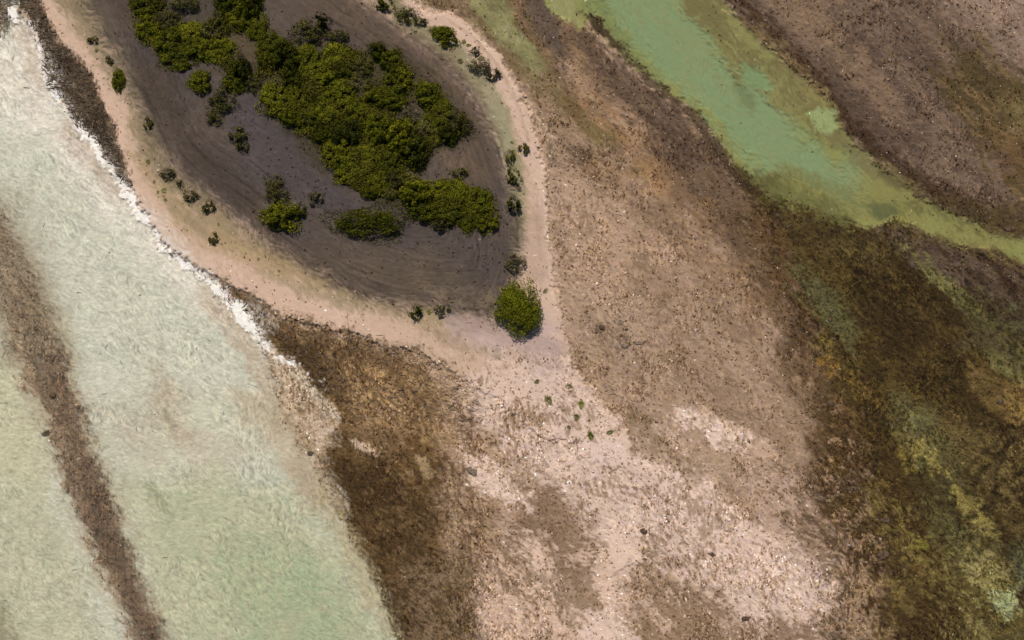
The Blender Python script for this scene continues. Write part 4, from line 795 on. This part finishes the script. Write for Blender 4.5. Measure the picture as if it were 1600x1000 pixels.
TF = [(888, 604, 13, 'grey', 'brown tuft highest of those on the spit sand, right side'), (908, 632, 15, 'olive', 'green tuft in the middle of the spit sand'),
      (900, 652, 14, 'grey', 'dull tuft just below the middle green tuft on the spit'), (923, 681, 17, 'green', 'greenest tuft of the spit, at its lower end'),
      (953, 676, 13, 'olive', 'pale olive tuft right of the greenest spit tuft'), (857, 625, 18, 'grey', 'wispy grey-brown tuft left of the spit middle'),
      (839, 596, 11, 'grey', 'faint brown tuft upper left on the spit grey sand'), (889, 668, 9, 'grey', 'tiny faint tuft left above the greenest spit tuft'),
      (852, 455, 11, 'grey', 'reddish brown sprig beside the big round bush'), (787, 455, 22, 'grey', 'straw coloured tuft above left of the big round bush'),
      (780, 232, 8, 'grey', 'tiny dark tuft on the pale line of the east bank'), (800, 222, 7, 'olive', 'tiny tuft left of the small round bush on the track'),
      (725, 65, 9, 'olive', 'tiny tuft upper end of the dotted line inside the track curve'), (732, 70, 9, 'olive', 'tiny tuft second in the dotted line inside the track curve'),
      (752, 90, 10, 'grey', 'tiny dry tuft above the dry pair of bushes'), (719, 95, 10, 'grey', 'tiny brown tuft on the dull bank left of the dry pair'),
      (680, 43, 9, 'grey', 'tiny dark tuft left of the two joined green bushes'), (648, 50, 9, 'grey', 'tiny tuft on the dark slope below the track top bushes'),
      (213, 149, 8, 'grey', 'tiny tuft on the slope below the oblong beach bush'), (150, 78, 8, 'grey', 'tiny tuft between the two upper west beach bushes'),
      (231, 252, 11, 'grey', 'thin sprig at the left edge of the grey slope'), (256, 297, 10, 'grey', 'tiny brown tuft left of the second row bush'),
      (240, 284, 6, 'grey', 'dot-like tuft farthest left on the bend'), (246, 300, 6, 'grey', 'dot-like tuft below the farthest left one on the bend'),
      (258, 312, 7, 'grey', 'dot-like tuft lowest of the left dots on the bend'), (341, 350, 7, 'grey', 'dot-like tuft between the last row bush and the lone dark bush'),
      (403, 404, 6, 'grey', 'lone dot-like tuft on open sand right of the bend'), (670, 487, 10, 'olive', 'small olive tuft right of the bush below the island rim')]
for t in TF: tuft(*t)

# undergrowth between the shrubs
def inpoly(x, y, pts):
    ins = np.zeros(x.shape, bool); n = len(pts)
    for i in range(n):
        (ax, ay), (bx, by) = pts[i], pts[(i + 1) % n]
        if ay != by: ins ^= ((ay > y) != (by > y)) & (x < (bx - ax) * (y - ay) / (by - ay) + ax)
    return ins
MAIN = [(410, 62), (450, 70), (480, 80), (540, 82), (590, 76), (630, 95), (648, 130), (680, 135), (705, 165), (725, 180), (732, 208), (700, 222), (672, 235), (662, 260), (630, 280), (700, 288), (750, 302), (772, 330), (765, 355), (720, 350), (680, 345), (640, 325), (600, 308), (560, 300), (525, 275), (506, 250), (500, 225), (470, 205), (450, 188), (415, 176), (412, 150), (440, 140), (405, 128), (400, 90)]
NWP = [(205, -10), (210, 45), (235, 64), (255, 92), (280, 105), (300, 88), (340, 92), (362, 120), (372, 100), (352, 62), (366, 48), (390, 62), (418, 60), (412, -10), (330, -10), (350, 25), (335, 36), (300, 40), (270, 30), (262, 0)]
n = 230000; ux = rng.uniform(200, 780, n); uy = rng.uniform(-5, 370, n)
keep = inpoly(ux, uy, MAIN) | inpoly(ux, uy, NWP)
nn_ = fbm(ux * .1, uy * .1, 3.5, 3); keep &= (nn_ > -.08) | (rng.random(n) < .2); keep &= ~(inpoly(ux, uy, [(550, 100), (650, 105), (690, 165), (640, 200), (560, 160)]) & (rng.random(n) < .6)); keep &= ~inpoly(ux, uy, [(618, 162), (668, 160), (662, 190), (625, 190)])
ux, uy, nn_ = ux[keep], uy[keep], nn_[keep]; n = len(ux); stray = rng.random(n) < .22; ux = ux + stray * rng.normal(0, 9, n); uy = uy + stray * rng.normal(0, 8, n); wx, wy = (ux - 800) * M_PX, (500 - uy) * M_PX
wz = 1.1 + rng.random(n) ** .8 * (.35 + .8 * np.clip(nn_ + .3, 0, 1.3)) * (1 - .75 * stray)
nr = rng.standard_normal((n, 3)) * .6 + np.array([0, .1, 1]); nr /= np.linalg.norm(nr, axis=1, keepdims=True)
L = rng.uniform(.16, .36, n); v, q = leaves(np.stack([wx, wy, wz], 1), nr, L, L * .6)
link('undergrowth', mesh_from('undergrowth', v, q, LEAF['under']), kind='stuff', label='low dark undergrowth filling the ground between the grove shrubs', category='undergrowth')

# ------------------------------------------------------------------ rocks
import bmesh
def rock_mesh(seed, mat):
    bm = bmesh.new(); bmesh.ops.create_icosphere(bm, subdivisions=3, radius=1); r = random.Random(seed)
    from mathutils import Vector, noise
    off = Vector((r.uniform(0, 50), r.uniform(0, 50), 0))
    for v in bm.verts:
        f = 1 + .45 * noise.noise(v.co * 1.1 + off) + .22 * noise.noise(v.co * 2.7 + off) + .10 * noise.noise(v.co * 6 + off)
        v.co = v.co * f; v.co.z = max(v.co.z * .62, -.2)
    me = bpy.data.meshes.new('rock'); bm.to_mesh(me); bm.free(); me.materials.append(mat); return me
RK = [rock_mesh(s, ROCKD) for s in range(5)]
def rock(px, py, w, h, th, mat, label, group=None, hk=.5):
    cnt_[0] += 1; o = bpy.data.objects.new('rock', RK[cnt_[0] % 5]); scene.collection.objects.link(o); x, y = W(px, py)
    w *= .86; h *= .86; o.location = (x, y, zat(px, py) - min(w, h) * M_PX * .08); o.scale = (w * M_PX / 2, h * M_PX / 2, min(w, h) * M_PX / 2 * hk * 2); o.rotation_euler.z = -math.radians(th)
    o['label'] = label; o['category'] = 'rock'
    if group: o['group'] = group
    setmat(o, mat)
rock(68, 677, 20, 12, -25, ROCKD, 'dark slab-like rock in the lagoon left of the brown weed streak')
rock(79, 619, 12, 13, 40, ROCKD, 'dark rock in the middle of the brown weed streak in the lagoon')
rock(120, 637, 9, 6, 0, ROCKD, 'small dark rock on the right edge of the weed streak')
rock(40, 424, 9, 5, 20, ROCKD, 'small dark rock near the upper end of the weed streak')
rock(1166, 967, 17, 9, -12, ROCKD, 'blue-black rock near the bottom edge of the mud flat')
rock(1328, 852, 9, 6, 60, ROCKW, 'pale grey-white stone at the edge of the dark algae bed')
rock(1386, 815, 18, 14, 20, ROCKD, 'rounded brown rock upper of two in the dark algae bed')
rock(1381, 870, 22, 22, 40, ROCKD, 'large dark purple rock lower of two in the dark algae bed')
GR = 'rocks clustered right of the big round bush'
rock(941, 512, 14, 10, 10, ROCKD, 'dark rock at the left end of the flat cluster', GR); rock(970, 503, 10, 9, 0, ROCKT, 'tan rock at the top of the flat cluster', GR)
rock(971, 524, 8, 6, 0, ROCKD, 'small dark rock in the centre of the cluster', GR); rock(979, 515, 7, 5, 0, ROCKD, 'tiny dark rock right of the cluster centre', GR)
rock(977, 541, 16, 10, 15, ROCKT, 'flat brown rock lowest in the cluster', GR); rock(998, 536, 16, 9, -10, ROCKT, 'flat tan rock at the right end of the cluster', GR)
rock(1143, 505, 9, 5, -25, ROCKD, 'thin dark rock alone high on the mud flat'); rock(1069, 560, 7, 5, 0, ROCKD, 'tiny dark rock alone in the middle of the mud flat')
rock(1006, 831, 14, 10, 30, ROCKD, 'dark rock beside the pale square sand patch'); rock(1012, 892, 11, 9, 0, ROCKT, 'brown rock below the pale square sand patch')
rock(738, 737, 22, 15, 20, ROCKT, 'low purplish rock left of the spit flats'); rock(1113, 866, 16, 8, 30, ROCKD, 'dark flat rock under the lower spit sand')
rock(1301, 630, 18, 12, 20, ROCKD, 'dark rock on the left margin of the algae bed'); rock(1565, 628, 14, 10, 0, ROCKD, 'dark rock in the yellow patch at the right')
rock(1220, 713, 7, 4, 10, ROCKD, 'tiny black rock on the mud flat left of the algae bed'); rock(808, 292, 22, 11, 35, ROCKD, 'low dark rock under the pale tufted bush by the east track')
rock(1273, 235, 5, 4, 0, ROCKD, 'tiny black rock in the green channel water'); rock(1130, 130, 4, 3, 0, ROCKD, 'tiny dark rock in the green channel middle')
rock(1335, 765, 18, 9, 0, ROCKD, 'dark flat rock in the upper algae bed margin'); rock(1580, 358, 26, 10, 5, ROCKD, 'dark ledge rock where the channel leaves at the right')
rock(1540, 828, 10, 8, 0, ROCKD, 'dark rock on the yellow ridge at the right'); rock(483, 709, 11, 8, 0, ROCKD, 'dark rock on the lagoon edge below the foam')
rock(1160, 190, 4, 3, 0, ROCKD, 'tiny rock in the channel below the middle') ; rock(1300, 500, 10, 7, 0, ROCKD, 'small dark rock at the upper margin of the algae bed')
